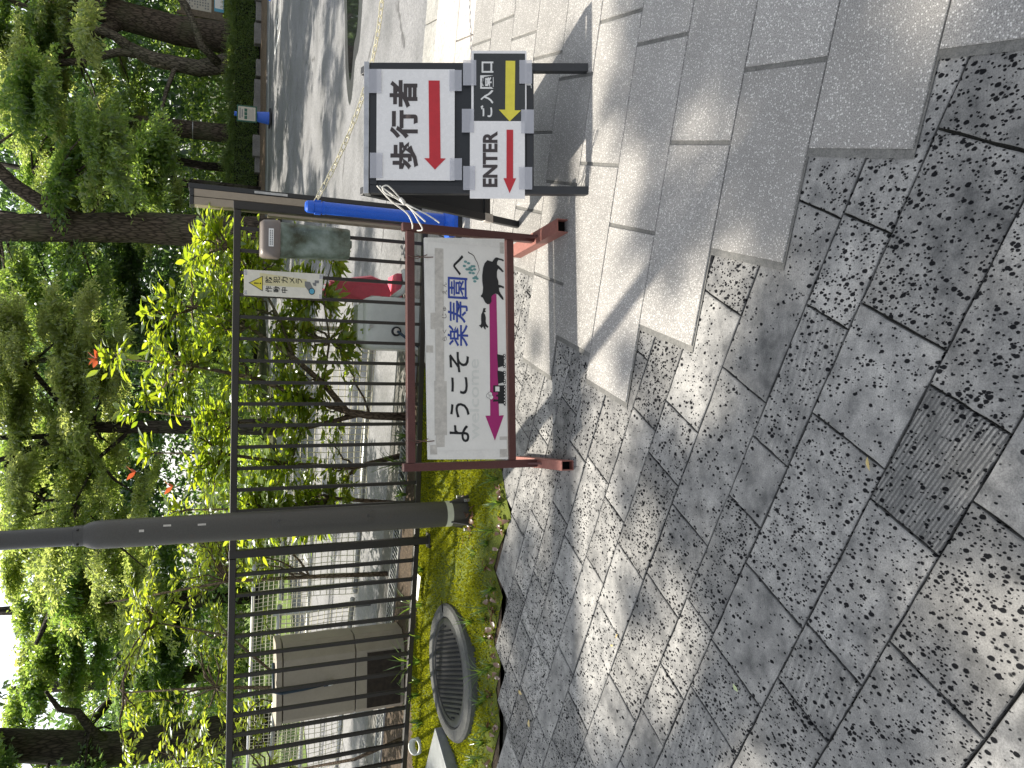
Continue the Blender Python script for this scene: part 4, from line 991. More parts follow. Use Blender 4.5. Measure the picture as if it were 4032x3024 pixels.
# ------------------------------------------------------------------ manhole, steel block, bits by the moss
MC = Vector((-1.745, 4.27, 0))
mh = empty('manhole', MC, 'round iron manhole cover in a mossy concrete ring', 'manhole')
b = MB(); b.lathe([(0.40, -0.04), (0.398, 0.045), (0.385, 0.058), (0.325, 0.060), (0.318, 0.052), (0.316, 0.02)], MC, 56, cap=False); smooth_by_angle(b.build('concrete_ring', 'concrete_d', mh))
b = MB(); b.lathe([(0.313, 0.02), (0.313, 0.050), (0.308, 0.053), (0.275, 0.053), (0.273, 0.048)], MC, 56); lidm = smooth_by_angle(b.build('iron_cover', 'iron', mh))
b = MB(); ca, sa = math.cos(0.35), math.sin(0.35)
for i in range(-11, 12):
    for j in range(-13, 14):
        px, py = i * 0.026, j * 0.021 + (0.0105 if i % 2 else 0)
        if math.hypot(px, py) > 0.262: continue
        x_, y_ = MC.x + px * ca - py * sa, MC.y + px * sa + py * ca
        dx, dy = 0.0065, 0.004
        b.add([(x_ - dx, y_ - dy, 0.046), (x_ + dx, y_ - dy, 0.046), (x_ + dx, y_ + dy, 0.046), (x_ - dx, y_ + dy, 0.046), (x_ - dx * .6, y_ - dy * .5, 0.056), (x_ + dx * .6, y_ - dy * .5, 0.056), (x_ + dx * .6, y_ + dy * .5, 0.056), (x_ - dx * .6, y_ + dy * .5, 0.056)],
              [(4, 5, 6, 7), (0, 1, 5, 4), (1, 2, 6, 5), (2, 3, 7, 6), (3, 0, 4, 7)])
tr = b.build('tread_studs', 'iron', lidm); tr['kind'] = 'stuff'
b = MB(); b.beam(MC + Vector((0.33, 0.10, 0.0605)), MC + Vector((0.40, 0.12, 0.0605)), 0.006, 0.004); b.build('ring_crack', 'hollow', mh)
blk = empty('steel_block', (-2.3, 4.2, 0), 'smooth grey metal block at the left edge beside the manhole', 'block')
TP = Vector((-2.125, 4.38, 0)); e1 = Vector((-0.86, 0.50, 0)).normalized(); e2 = Vector((-0.5, -0.86, 0)).normalized()
b = MB(); q = [TP, TP + e1 * 0.75, TP + e1 * 0.75 + e2 * 0.6, TP + e2 * 0.6]
b.add([v + Vector((0, 0, -0.03)) for v in q] + [v + Vector((0, 0, 0.10)) for v in q], [(0, 1, 2, 3), (7, 6, 5, 4), (4, 5, 1, 0), (5, 6, 2, 1), (6, 7, 3, 2), (7, 4, 0, 3)])
b.build('body', 'steel_d', blk, bevel=0.006)
plt = MB(); plt.box((-0.09, -0.035, 0), (0.09, 0.035, 0.004)); o = plt.build('metal_plate', 'steel', None, (-1.42, 5.0, 0.045), rot=(0.18, 0.05, -0.2)); tag(o, 'small flat galvanised plate lying under the fence rail', 'plate')
rg = MB(); rg.lathe([(0.055, 0), (0.055, 0.06), (0.046, 0.06), (0.046, 0.002)], (0, 0, 0), 24, cap=False); o = rg.build('pipe_end', 'box_w', None, (-2.52, 4.98, 0.02), smooth=True, rot=(0.5, 0.2, 0)); tag(o, 'short white pipe end under the fence at left', 'pipe')

# ------------------------------------------------------------------ cabinet, plastic unit, barrier behind the fence
cb = empty('utility_cabinet', (-2.19, 5.6, 0), 'beige outdoor utility cabinet behind the left fence panel', 'cabinet')
cx0, cx1, cy0, cy1 = -2.47, -1.90, 5.50, 5.76
def cabsec(z, i=0.0): return [(cx0 + i, cy1, z), (cx0 + i, cy0 + 0.04 + i, z), (cx0 + 0.04 + i, cy0 + i, z), (cx1 - 0.10 - i, cy0 + i, z), (cx1 - i, cy0 + 0.09 + i, z), (cx1 - i, cy1, z)]
def prism(name, z0, z1, mat, parent, i=0.0, bv=0.004):
    b = MB(); a = cabsec(z0, i); c = cabsec(z1, i); n = len(a); b.add(a + c, [tuple(range(n)), tuple(reversed(range(n, 2 * n)))] + [(k, k + n, (k + 1) % n + n, (k + 1) % n) for k in range(n)])
    return b.build(name, mat, parent, bevel=bv)
prism('plinth', 0.0, 0.365, 'cab', cb); prism('housing', 0.372, 0.885, 'cab', cb); prism('top_cover', 0.892, 0.935, 'cab', cb, -0.006)
b = MB(); b.box((-2.43, 5.493, 0.03), (-2.02, 5.4985, 0.285)); b.build('rusty_opening', 'cab_dark', cb)
b = MB(); b.tube([(-2.05, 5.62, 0.945), (-2.20, 5.46, 0.955), (-2.215, 5.462, 0.90), (-2.212, 5.470, 0.75), (-2.200, 5.476, 0.60)], 0.011, 8); b.build('hose', 'hose', cb, smooth=True)
b = MB(); b.tube([(-2.200, 5.476, 0.605), (-2.199, 5.477, 0.575)], 0.017, 12); b.build('hose_coupling', 'hose', cb, smooth=True)
b = MB(); b.tube([(-2.199, 5.477, 0.574), (-2.198, 5.477, 0.54)], 0.017, 12); b.build('hose_cap', 'box_w', cb, smooth=True)

ux = empty('plastic_unit', (0.43, 5.25, 0), 'pale grey plastic machine housing with pipe behind the fence', 'machine')
bd = loft('housing', [(0.015, 0.235, 0.60, 5.12, 5.42, 0.03), (0.05, 0.232, 0.605, 5.115, 5.425, 0.035), (0.34, 0.235, 0.605, 5.12, 5.42, 0.04), (0.385, 0.245, 0.595, 5.135, 5.41, 0.05), (0.405, 0.27, 0.575, 5.165, 5.39, 0.06)], 'box_w', ux)
loft('lid', [(0.406, 0.29, 0.56, 5.19, 5.38, 0.03), (0.440, 0.30, 0.55, 5.21, 5.37, 0.03)], 'box_w', ux)
b = MB(); b.box((0.38, 5.112, 0.355), (0.40, 5.13, 0.375)); b.build('latch', 'alu', ux)
b = MB(); b.tube([(0.36, 5.115, 0.19), (0.36, 5.095, 0.19)], 0.034, 18); b.build('socket', 'rubber', ux, smooth=True)
b = MB(); b.tube([(0.36, 5.094, 0.19), (0.36, 5.085, 0.19)], 0.022, 14); b.build('socket_cap', 'tape_old', ux, smooth=True)
b = MB(); b.tube([(0.36, 5.09, 0.185), (0.33, 5.07, 0.15), (0.29, 5.06, 0.10), (0.25, 5.06, 0.03)], 0.010, 8); b.build('cable', 'hose', ux, smooth=True)
b = MB(); b.box((0.604, 5.17, 0.17), (0.608, 5.29, 0.28)); b.build('recess', 'hollow', ux)
for k in range(6):
    b = MB(); b.box((0.6035, 5.16, 0.295 + k * 0.011), (0.609, 5.30, 0.301 + k * 0.011)); b.build('vent_slat', 'box_w', ux)
b = MB(); b.tube([(0.600, 5.21, 0.20), (0.65, 5.13, 0.14), (0.70, 5.10, 0.12), (0.76, 5.10, 0.13), (0.79, 5.12, 0.13)], [0.022, 0.022, 0.024, 0.024, 0.026], 14); b.build('outlet_pipe', 'box_w', ux, smooth=True)

pk = empty('pink_barrier', (0.70, 5.85, 0), 'pink plastic barrier end with jagged crest behind the grey machine', 'barrier')
crest = [(0.0, 0.10), (0.12, 0.06), (0.20, 0.10), (0.24, 0.22), (0.22, 0.34), (0.20, 0.42), (0.215, 0.455), (0.195, 0.465), (0.205, 0.50), (0.18, 0.505), (0.185, 0.54), (0.155, 0.535), (0.15, 0.575), (0.12, 0.56), (0.105, 0.60), (0.08, 0.575), (0.055, 0.59), (0.05, 0.55), (0.02, 0.52), (0.03, 0.44), (0.05, 0.36), (0.01, 0.26)]
kp = Plane((0.60, 5.85, 0.0), (1, -0.3, 0), (0, 0, 1))
kp.poly('crest_panel', crest, 'pink', 0.0, pk, 0.06)
kp.poly('raised_rib', [(0.05, 0.14), (0.17, 0.14), (0.18, 0.32), (0.10, 0.40), (0.06, 0.30)], 'pink', 0.012, pk, 0.011)
b = MB(); b.box((0.56, 5.70, 0.0), (0.86, 5.98, 0.05)); b.build('foot', 'pink', pk, bevel=0.01)

def net_barrier(A, B, label, zl=0.17, zu=0.80):
    A = Vector(A); B = Vector(B); o = empty('net_barrier', (A + B) / 2, label, 'barrier', 'pipe barriers with cream netting')
    for z in (zl, zu):
        b = MB(); b.tube([A + Vector((0, 0, z)), B + Vector((0, 0, z))], 0.0215, 10); b.build('pipe', 'steel', o, smooth=True)
    for p in (A, B):
        d = (B - A).normalized() * (0.08 if p is A else -0.08)
        b = MB(); b.tube([p + d, p + d + Vector((0, 0, zu + 0.05))], 0.02, 8); b.build('upright', 'steel', o, smooth=True)
    d = B - A; L = d.length; n = int(L / 0.052); m = int((zu - zl) / 0.05); nr = Vector((-d.y, d.x, 0)).normalized(); b = MB()
    def pt(i, j):
        u, v = i / n, j / m
        off = 0.035 * math.sin(9 * u + 2 * v) * math.sin(math.pi * v) + 0.02 * math.sin(21 * u + 3)
        return A + d * u + nr * (off - 0.03) + Vector((0, 0, zl - 0.02 + (zu - zl + 0.02) * v + 0.008 * math.sin(13 * u)))
    for i in range(n + 1): b.tube([pt(i, j) for j in range(m + 1)], 0.0032, 4, False)
    for j in range(m + 1): b.tube([pt(i, j) for i in range(n + 1)], 0.0032, 4, False)
    nt_ = b.build('net', 'net', o); nt_['kind'] = 'stuff'
net_barrier((-1.86, 6.58, 0), (0.50, 5.95, 0), 'cream netting on grey pipes in front of the road, behind the shrub')
net_barrier((-4.6, 7.75, 0), (-1.95, 6.70, 0), 'cream netting on grey pipes behind the beige cabinet')
net_barrier((-6.2, 10.4, 0), (-1.5, 9.0, 0), 'farther cream net barrier across the road at left', 0.2, 0.85)

# ------------------------------------------------------------------ far side of the road
def cone(x, y, label, with_sign):
    o = empty('road_cone', (x, y, 0), label, 'cone', 'blue cones on the far road edge')
    b = MB(); b.lathe([(0.150, 0.03), (0.145, 0.05), (0.055, 0.76), (0.05, 0.80), (0.03, 0.805)], (x, y, 0), 24); smooth_by_angle(b.build('cone_body', 'blue', o))
    loft('cone_foot', [(0.0, x - 0.20, x + 0.20, y - 0.2, y + 0.2, 0.05), (0.035, x - 0.19, x + 0.19, y - 0.19, y + 0.19, 0.05)], 'rubber' if with_sign else 'blue', o)
    return o
cone(6.24, 18.45, 'blue cone carrying a green framed notice across the road', True)
cone(9.42, 18.7, 'blue cone cut off by the right edge of the view', False)
gs = empty('cone_notice', (6.22, 18.28, 0.31), 'green framed white notice propped on a blue cone', 'sign')
NP = Plane((6.035, 18.27, 0.315), (1, -0.02, 0), (0, 0.12, 1))
NP.rect('frame', (0, 0.375, 0, 0.44), 'green_f', 0, gs, 0.02); nsheet = NP.rect('notice_sheet', (0.03, 0.345, 0.03, 0.41), 'notice', 0.002, gs, 0.001)
for k in range(3): NP.rect('green_pictogram', (0.06 + k * 0.085, 0.135 + k * 0.085, 0.21, 0.275), 'green_f', 0.004, nsheet)
for k in range(2): NP.rect('print_line', (0.07 + 0.03 * k, 0.31 - 0.03 * k, 0.355 - k * 0.05, 0.385 - k * 0.05), 'ink_grey', 0.004, nsheet)
for k in range(5): NP.rect('print_line', (0.06, 0.32 - 0.02 * (k % 3), 0.175 - k * 0.025, 0.182 - k * 0.025), 'ink_grey', 0.004, nsheet)
# painted bay marking
mk = obj('road_marking', mesh('road_marking', [(0, 0, -1)], [], 'paint_w')); struct(mk, 'white painted parking bay symbol on the road')
def paint(p, q, w):
    b = MB(); p = Vector((*p, -0.0255)); q = Vector((*q, -0.0255)); d = (q - p).normalized(); s_ = Vector((-d.y, d.x, 0)) * w / 2
    b.add([p - s_, q - s_, q + s_, p + s_], [(0, 1, 2, 3)]); b.build('painted_line', 'paint_w', mk)
for a, c in (((7.50, 16.55), (7.50, 17.75)), ((7.50, 16.50), (8.75, 16.50)), ((7.50, 17.80), (8.75, 17.80)), ((8.75, 16.55), (8.75, 17.75))): paint(a, c, 0.07)
for k in range(9):
    a0 = 0.5 + k * 0.5; a1 = a0 + 0.5; paint((8.1 + 0.30 * math.cos(a0), 17.05 + 0.30 * math.sin(a0)), (8.1 + 0.30 * math.cos(a1), 17.05 + 0.30 * math.sin(a1)), 0.07)
paint((8.1, 17.15), (8.1, 17.6), 0.08); paint((8.1, 17.3), (8.35, 17.3), 0.08)
paint((4.5, 19.55), (14, 19.35), 0.12)
x = 3.4
kb = 0
while x < 15:
    L = random.uniform(0.45, 0.7)
    b = MB(); b.box((-L / 2, -0.11, -0.1), (L / 2, 0.11, random.uniform(0.10, 0.17)))
    o = b.build('kerb_block', 'stone_k', None, (x, 22.35 + random.uniform(-0.03, 0.03), 0), bevel=0.015, rot=(0, 0, random.uniform(-0.05, 0.05)))
    tag(o, 'weathered stone kerb block in the row below the far hedge', 'kerb', 'stone blocks edging the far hedge'); x += L + random.choice([0.02, 0.03, 0.5]); kb += 1
# notice board at the right edge
nb = empty('notice_board', (11.9, 24.6, 0), 'wooden notice board with a printed panel behind the hedge at right', 'sign')
for xx in (11.15, 12.75):
    b = MB(); b.box((xx - 0.05, 24.55, 0), (xx + 0.05, 24.65, 2.25)); b.build('post', 'wood', nb, bevel=0.005)
b = MB(); b.box((11.205, 24.57, 0.95), (12.695, 24.62, 2.15)); bdn = b.build('back_board', 'wood', nb)
BP = Plane((11.2, 24.565, 0.9), (1, 0, 0), (0, 0, 1))
pn = BP.rect('printed_panel', (0.10, 1.35, 0.38, 1.15), 'notice', 0.002, nb, 0.002)
for i in range(9):
    for j in range(14):
        if random.random() < 0.86: BP.rect('print', (0.16 + j * 0.082, 0.16 + j * 0.082 + 0.05, 0.45 + i * 0.075, 0.45 + i * 0.075 + 0.042), 'ink_grey', 0.0035, pn, 0.0005)
BP.rect('small_poster', (0.16, 0.62, 0.02, 0.30), 'ink_lens', 0.003, nb, 0.001); BP.rect('poster_print', (0.26, 0.60, 0.04, 0.28), 'paper', 0.0042, nb, 0.001)

# ------------------------------------------------------------------ foliage helpers
def leaf_quads(P, D, N, L, Wd, fold=0.18):
    """P base points, D leaf directions, N approx normals, L lengths, Wd widths -> verts (n,6,3): folded leaf of two quads"""
    D = D / np.linalg.norm(D, axis=1, keepdims=True)
    S = np.cross(D, N); S /= (np.linalg.norm(S, axis=1, keepdims=True) + 1e-9)
    U = np.cross(S, D)
    L = L[:, None]; W2 = (Wd / 2)[:, None]
    tip = P + D * L - U * L * 0.10
    m1 = P + D * L * 0.42
    return P, m1 + S * W2 + U * W2 * fold * 2, tip, m1 - S * W2 + U * W2 * fold * 2
def leaf_mesh(name, P, D, N, L, Wd, mat):
    a, b, c, d = leaf_quads(P, D, N, L, Wd)
    n = len(P); V = np.stack([a, b, c, d], 1).reshape(-1, 3)
    i = np.arange(n) * 4
    F = np.concatenate([np.stack([i, i + 1, i + 2], 1), np.stack([i, i + 2, i + 3], 1)])
    return mesh(name, V.tolist(), F.tolist(), mat)
def unit(v): return v / (np.linalg.norm(v, axis=1, keepdims=True) + 1e-9)
def clump(name, n, rad, leaf, mat, twigs=16, droop=0.25, seed=1):
    """a spray of foliage: leaves set along short twigs that fan out of the middle, flat on top"""
    r = np.random.default_rng(seed)
    tw = unit(r.normal(size=(twigs, 3))) * np.array([1, 1, 0.55])
    tl = r.uniform(0.45, 1.0, twigs)
    k = r.integers(0, twigs, n); t = r.uniform(0.15, 1.0, n) ** 0.8
    rad = np.array(rad)
    base = tw[k] * (tl[k] * t)[:, None] * rad
    base[:, 2] -= droop * (t ** 2) * rad[2] * 0.8
    base += r.normal(size=(n, 3)) * rad * 0.10 * np.array([1, 1, 0.8])
    D = unit(tw[k] * np.array([1, 1, 0.4]) + r.normal(size=(n, 3)) * 0.75 + np.array([0, 0, -0.25]))
    N = unit(np.array([0, 0, 1.0]) + r.normal(size=(n, 3)) * 0.45)
    L = leaf * r.uniform(0.65, 1.3, n)
    return leaf_mesh(name, base, D, N, L, L * r.uniform(0.42, 0.6, n), mat)
CL = {}
for key, mt, leaf, n in (('a', 'leaf_a', 0.095, 1100), ('b', 'leaf_b', 0.085, 1300), ('c', 'leaf_c', 0.10, 1000), ('f', 'leaf_a', 0.078, 1400), ('g', 'leaf_b', 0.072, 1500)):
    CL[key] = [clump('leaf_clump', n, (0.85, 0.85, 0.36), leaf, mt, 15 + 3 * s, 0.3, 11 * s + ord(key)) for s in range(3)]

def branch_path(p, q, wob=0.08, n=6):
    p = Vector(p); q = Vector(q); L = (q - p).length; out = []
    for i in range(n + 1):
        t = i / n
        j = Vector((random.uniform(-1, 1), random.uniform(-1, 1), random.uniform(-0.6, 0.6))) * wob * L * 0.25 * math.sin(math.pi * t)
        out.append(p.lerp(q, t) + j + Vector((0, 0, 0.05 * L * math.sin(math.pi * t))))
    return out
def tree(label, trunk, radii, limbs, vols, mats, bark='bark', name='tree', group=None, cat='tree', nseg=12, twig=True, scale=(0.8, 1.5)):
    """trunk: points; limbs: (points, radii); vols: (centre, radii, count) volumes filled with leaf clumps"""
    o = empty(name, trunk[0], label, cat, group)
    b = MB(); b.tube(trunk, radii, nseg); b.build('trunk', bark, o, smooth=True)
    anchors = [Vector(p) for p in trunk[len(trunk) // 2:]]
    for pts, rr in limbs:
        b = MB(); b.tube(pts, rr, 8); b.build('limb', bark, o, smooth=True); anchors += [Vector(p) for p in pts[1:]]
    tb = MB()
    for (c, r, n) in vols:
        for _ in range(n):
            v = unit(RNG.normal(size=(1, 3)))[0] * RNG.uniform(0.25, 1.0) ** 0.5
            p = Vector((c[0] + v[0] * r[0], c[1] + v[1] * r[1], c[2] + v[2] * r[2]))
            me = random.choice(CL[random.choice(mats)])
            s = random.uniform(*scale)
            q = obj('leaf_clump', me, o, p, (random.uniform(-0.25, 0.25), random.uniform(-0.25, 0.25), random.uniform(0, 6.28)), (s, s, s * random.uniform(0.8, 1.2)))
            q['kind'] = 'stuff'
            if twig and random.random() < 0.45:
                a = min(anchors, key=lambda w: (w - p).length)
                tb.tube(branch_path(a, p, 0.25, 4), [0.030, 0.026, 0.022, 0.016, 0.008], 5, False)
    if tb.v: tb.build('twigs', bark, o, smooth=True)['kind'] = 'stuff'
    return o

# ------------------------------------------------------------------ trees across the road
G1 = 'trees behind the far hedge'
tree('massive dark trunked tree behind the hedge beside the notice board', [(10.35, 24, -0.1), (10.35, 24, 1.2), (10.32, 24, 2.2), (10.5, 24.1, 3.6), (10.9, 24.2, 5.5), (11.2, 24.3, 9)], [0.55, 0.44, 0.42, 0.40, 0.33, 0.2],
     [([(10.5, 24.1, 3.4), (9.6, 24.0, 4.6), (8.6, 23.8, 5.6), (7.4, 23.6, 6.3)], [0.2, 0.16, 0.12, 0.06]), ([(10.7, 24.1, 4.6), (11.8, 23.6, 5.4), (13, 23.2, 6.2)], [0.18, 0.13, 0.06])],
     [((9.6, 24.6, 6.2), (3.0, 1.6, 1.5), 30), ((12.0, 23.6, 4.8), (1.6, 1.4, 1.4), 12)], 'aac', 'bark', group=G1)
tree('forked tree with pale patched bark leaning over the hedge', [(9.55, 23.5, -0.1), (9.4, 23.55, 0.9), (9.15, 23.6, 1.6), (9.2, 23.6, 2.8), (9.4, 23.6, 3.4)], [0.34, 0.28, 0.24, 0.21, 0.18],
     [([(9.38, 23.6, 3.35), (9.69, 23.6, 3.81), (9.8, 23.6, 4.3), (9.9, 23.5, 5.4), (10.3, 23.4, 7.2)], [0.16, 0.14, 0.12, 0.09, 0.05]),
      ([(9.28, 23.6, 3.2), (9.25, 23.6, 3.7), (8.82, 23.6, 4.63), (8.65, 23.6, 5.3), (8.28, 23.6, 6.2), (7.9, 23.6, 7.6)], [0.13, 0.12, 0.105, 0.10, 0.08, 0.05]),
      ([(9.3, 23.3, 1.1), (9.56, 22.9, 1.56), (10.1, 22.8, 1.75), (10.55, 22.8, 1.95), (11.2, 22.7, 2.6)], [0.13, 0.115, 0.10, 0.10, 0.07]),
      ([(9.12, 23.6, 2.0), (8.96, 23.5, 2.26), (8.2, 23.2, 2.45), (7.46, 23.0, 2.58), (6.6, 22.8, 2.9)], [0.08, 0.07, 0.06, 0.05, 0.02])],
     [((8.6, 23.6, 6.3), (2.4, 1.3, 1.2), 22), ((8.2, 25.0, 3.6), (1.6, 1.0, 1.0), 10), ((10.4, 22.8, 5.2), (1.4, 0.8, 0.8), 7)], 'fgb', 'bark_p', group=G1)
tree('tall straight brown trunk with a wire tied round it', [(7.55, 24.2, -0.1), (7.53, 24.2, 1.0), (7.49, 24.2, 2.8), (7.44, 24.2, 4.8), (7.4, 24.2, 7.5), (7.4, 24.2, 10)], [0.36, 0.28, 0.25, 0.215, 0.17, 0.1],
     [([(7.44, 24.2, 4.7), (6.6, 23.6, 5.3), (5.6, 23.0, 5.6)], [0.09, 0.07, 0.03]), ([(7.42, 24.2, 5.6), (8.2, 23.4, 6.2), (8.9, 22.8, 6.5)], [0.09, 0.07, 0.03])],
     [((6.4, 22.8, 5.8), (1.8, 1.2, 0.9), 16), ((5.9, 23.0, 3.6), (1.1, 0.9, 0.9), 9)], 'fga', 'bark', group=G1)
b = MB(); b.lathe([(0.285, 0), (0.285, 0.02)], (7.52, 24.2, 1.75), 24, cap=False); o = b.build('tree_wire', 'steel', None); tag(o, 'thin wire loop round the tall straight trunk', 'wire')
for (x, y, r, lab) in ((6.9, 25.6, 0.13, 'slim dark trunk left of the wired tree'), (6.15, 25.2, 0.15, 'dark crooked trunk in the middle of the far trees'), (4.9, 26.0, 0.17, 'dim trunk deep behind the gate post')):
    tree(lab, [(x, y, -0.1), (x - 0.05, y, 1.5), (x + 0.1, y, 3.0), (x - 0.2, y, 5.0), (x, y, 7)], [r * 1.3, r, r * 0.9, r * 0.7, r * 0.4], [([(x + 0.1, y, 2.9), (x - 0.8, y - 0.6, 3.8), (x - 1.6, y - 1, 4.2)], [r * 0.6, r * 0.4, r * 0.15])],
         [((x - 0.2, y - 1.2, 3.9), (1.8, 1.3, 1.3), 16)], 'acf', 'bark_d', group=G1)
# the nearer tree seen behind the shrub
tree('stout brown trunk with a rising side branch behind the leafy shrub', [(3.0, 16, -0.1), (2.98, 16, 1.0), (2.95, 16, 2.6), (2.85, 16, 3.6), (2.74, 16, 4.8), (2.65, 16, 7.0), (2.6, 16, 9.5)], [0.42, 0.34, 0.30, 0.275, 0.25, 0.2, 0.12],
     [([(2.95, 16, 3.55), (3.2, 15.95, 4.15), (3.5, 15.9, 4.6), (3.9, 15.8, 5.0), (4.9, 15.4, 5.9)], [0.17, 0.135, 0.12, 0.10, 0.05]), ([(2.7, 16, 5.2), (1.6, 15.4, 6.2), (0.4, 15, 6.8)], [0.14, 0.1, 0.05])],
     [((4.7, 15.2, 3.7), (1.5, 0.9, 1.1), 15), ((1.5, 17.0, 4.2), (1.3, 1.0, 1.0), 14), ((4.6, 17, 8.0), (3.6, 3.0, 1.2), 34), ((5.0, 17.5, 2.6), (1.2, 0.8, 0.6), 8)], 'fga', 'bark')
st_tree = [o for o in COL.objects if o.get('label', '').startswith('stout brown trunk')][0]
def over(x, y, h): return (x - SUN_L.x / -SUN_L.z * h, y - SUN_L.y / -SUN_L.z * h, h)
k = 0
while k < 95:
    x = random.uniform(-2.0, 11.0); y = random.uniform(6.9, 19.6)
    if y < 8.2 and x > 1.2 and random.random() < 0.6: continue
    s_ = random.uniform(0.8, 1.25)
    q = obj('leaf_clump', random.choice(CL['c']), st_tree, over(x, y, random.uniform(9.0, 11.5)), (random.uniform(-0.3, 0.3), random.uniform(-0.3, 0.3), random.uniform(0, 6.28)), (s_, s_, s_)); q['kind'] = 'stuff'; k += 1
# slender tree in the middle with open, layered sprays
tree('slender dark forked tree with layered yellow-green sprays behind the shrub', [(-0.82, 14, -0.1), (-0.82, 14, 1.2), (-0.80, 14, 2.4), (-0.80, 14, 3.1), (-0.94, 14, 3.5)], [0.17, 0.13, 0.105, 0.09, 0.075],
     [([(-0.94, 14, 3.45), (-1.05, 14, 3.8), (-1.23, 14, 4.2), (-1.6, 14, 5.2)], [0.065, 0.055, 0.045, 0.02]), ([(-0.80, 14, 3.0), (-0.34, 13.9, 3.6), (0.23, 13.8, 4.0), (0.7, 13.7, 4.5)], [0.06, 0.05, 0.035, 0.015]),
      ([(-0.93, 14, 3.5), (-0.95, 14.1, 4.0), (-0.95, 14.1, 4.5), (-0.8, 14, 5.4)], [0.05, 0.045, 0.04, 0.015]), ([(-0.82, 14, 2.5), (-1.3, 13.8, 3.0), (-2.0, 13.6, 3.3)], [0.04, 0.03, 0.012])],
     [((-0.2, 13.4, 4.0), (1.5, 0.8, 0.9), 24), ((-1.9, 13.4, 3.6), (1.5, 0.9, 0.8), 20), ((0.4, 13.4, 3.0), (0.9, 0.6, 0.5), 7), ((-2.6, 14.2, 2.6), (1.6, 0.9, 0.6), 13)], 'bgb', 'bark_d', scale=(0.6, 1.05))
tree('dark thick trunk at the upper left with a crooked bare bough', [(-7.15, 16, -0.1), (-7.15, 16, 1.5), (-7.08, 16, 3.0), (-6.85, 16, 4.0), (-6.66, 16, 4.8), (-6.4, 16, 7)], [0.45, 0.36, 0.32, 0.30, 0.28, 0.18],
     [([(-6.95, 15.9, 3.0), (-6.6, 15.9, 3.3), (-6.2, 15.8, 3.5), (-6.1, 15.8, 3.8), (-5.7, 15.7, 4.0)], [0.12, 0.09, 0.07, 0.055, 0.03])],
     [((-6.8, 15.2, 5.3), (2.0, 1.0, 0.9), 16), ((-8.2, 15, 3.4), (1.2, 1.0, 1.0), 10)], 'ca', 'bark_d')
tree('broad leafy tree with pale foliage beyond the lawn', [(-3.6, 19, -0.1), (-3.6, 19, 2), (-3.5, 19, 4), (-3.4, 19, 6)], [0.3, 0.24, 0.18, 0.1], [([(-3.5, 19, 3.2), (-4.6, 18.5, 4.2), (-5.6, 18.2, 4.6)], [0.12, 0.09, 0.04]), ([(-3.5, 19, 3.4), (-2.6, 18.4, 4.4), (-1.9, 18, 5)], [0.12, 0.09, 0.04])],
     [((-3.4, 18.0, 4.3), (2.4, 1.4, 1.3), 34), ((-4.6, 18.4, 2.8), (1.6, 1.0, 0.8), 14), ((-1.6, 18.6, 4.4), (1.3, 1.0, 1.0), 14)], 'ab', 'bark_d', scale=(0.9, 1.4))
tree('airy tree with pale sprays against the sky at the upper left', [(-5.6, 20.5, -0.1), (-5.6, 20.5, 2), (-5.5, 20.5, 4), (-5.4, 20.5, 6.5)], [0.24, 0.2, 0.15, 0.08], [([(-5.5, 20.5, 3.4), (-6.6, 20, 4.6), (-7.4, 19.8, 5.4)], [0.1, 0.07, 0.03])],
     [((-5.6, 19.6, 4.6), (2.0, 1.2, 1.2), 26), ((-7.6, 19.6, 4.6), (1.6, 1.0, 0.9), 14)], 'ab', 'bark_d', scale=(0.8, 1.3))
tree('rounded green tree standing left of the pale leafy tree', [(-8.4, 23, -0.1), (-8.4, 23, 2), (-8.3, 23, 4), (-8.2, 23, 6)], [0.3, 0.24, 0.2, 0.1], [([(-8.3, 23, 3.2), (-9.3, 22.4, 4.2), (-10.2, 22, 4.8)], [0.12, 0.09, 0.04])],
     [((-8.2, 22.0, 3.2), (2.6, 1.4, 1.4), 30), ((-6.0, 21.4, 2.6), (1.5, 1.1, 1.0), 14)], 'ca', 'bark_d', scale=(1.0, 1.5))
tree('shadowy evergreen tree in the centre background', [(0.8, 24, -0.1), (0.8, 24, 2), (0.9, 24, 4.5), (0.9, 24, 8)], [0.34, 0.27, 0.22, 0.12], [([(0.9, 24, 3.6), (-0.6, 23, 4.6), (-1.7, 22.5, 5)], [0.13, 0.09, 0.04])],
     [((0.6, 22.6, 3.6), (2.8, 1.6, 1.9), 40), ((3.2, 22.8, 4.6), (1.5, 1.2, 1.6), 18)], 'cca', 'bark_d', scale=(1.0, 1.5))
tree('leafy tree filling the gap between the stout trunk and the wired trunk', [(5.3, 21.8, -0.1), (5.35, 21.8, 1.6), (5.3, 21.8, 3.4), (5.2, 21.8, 5.4)], [0.13, 0.10, 0.08, 0.05], [([(5.3, 21.8, 2.2), (4.6, 21.4, 3.0), (3.9, 21.2, 3.4)], [0.06, 0.045, 0.02])],
     [((4.6, 21.0, 3.2), (1.3, 0.9, 1.2), 18), ((5.6, 21.2, 4.9), (1.5, 1.0, 1.0), 18)], 'fgb', 'bark_d', scale=(0.8, 1.2))

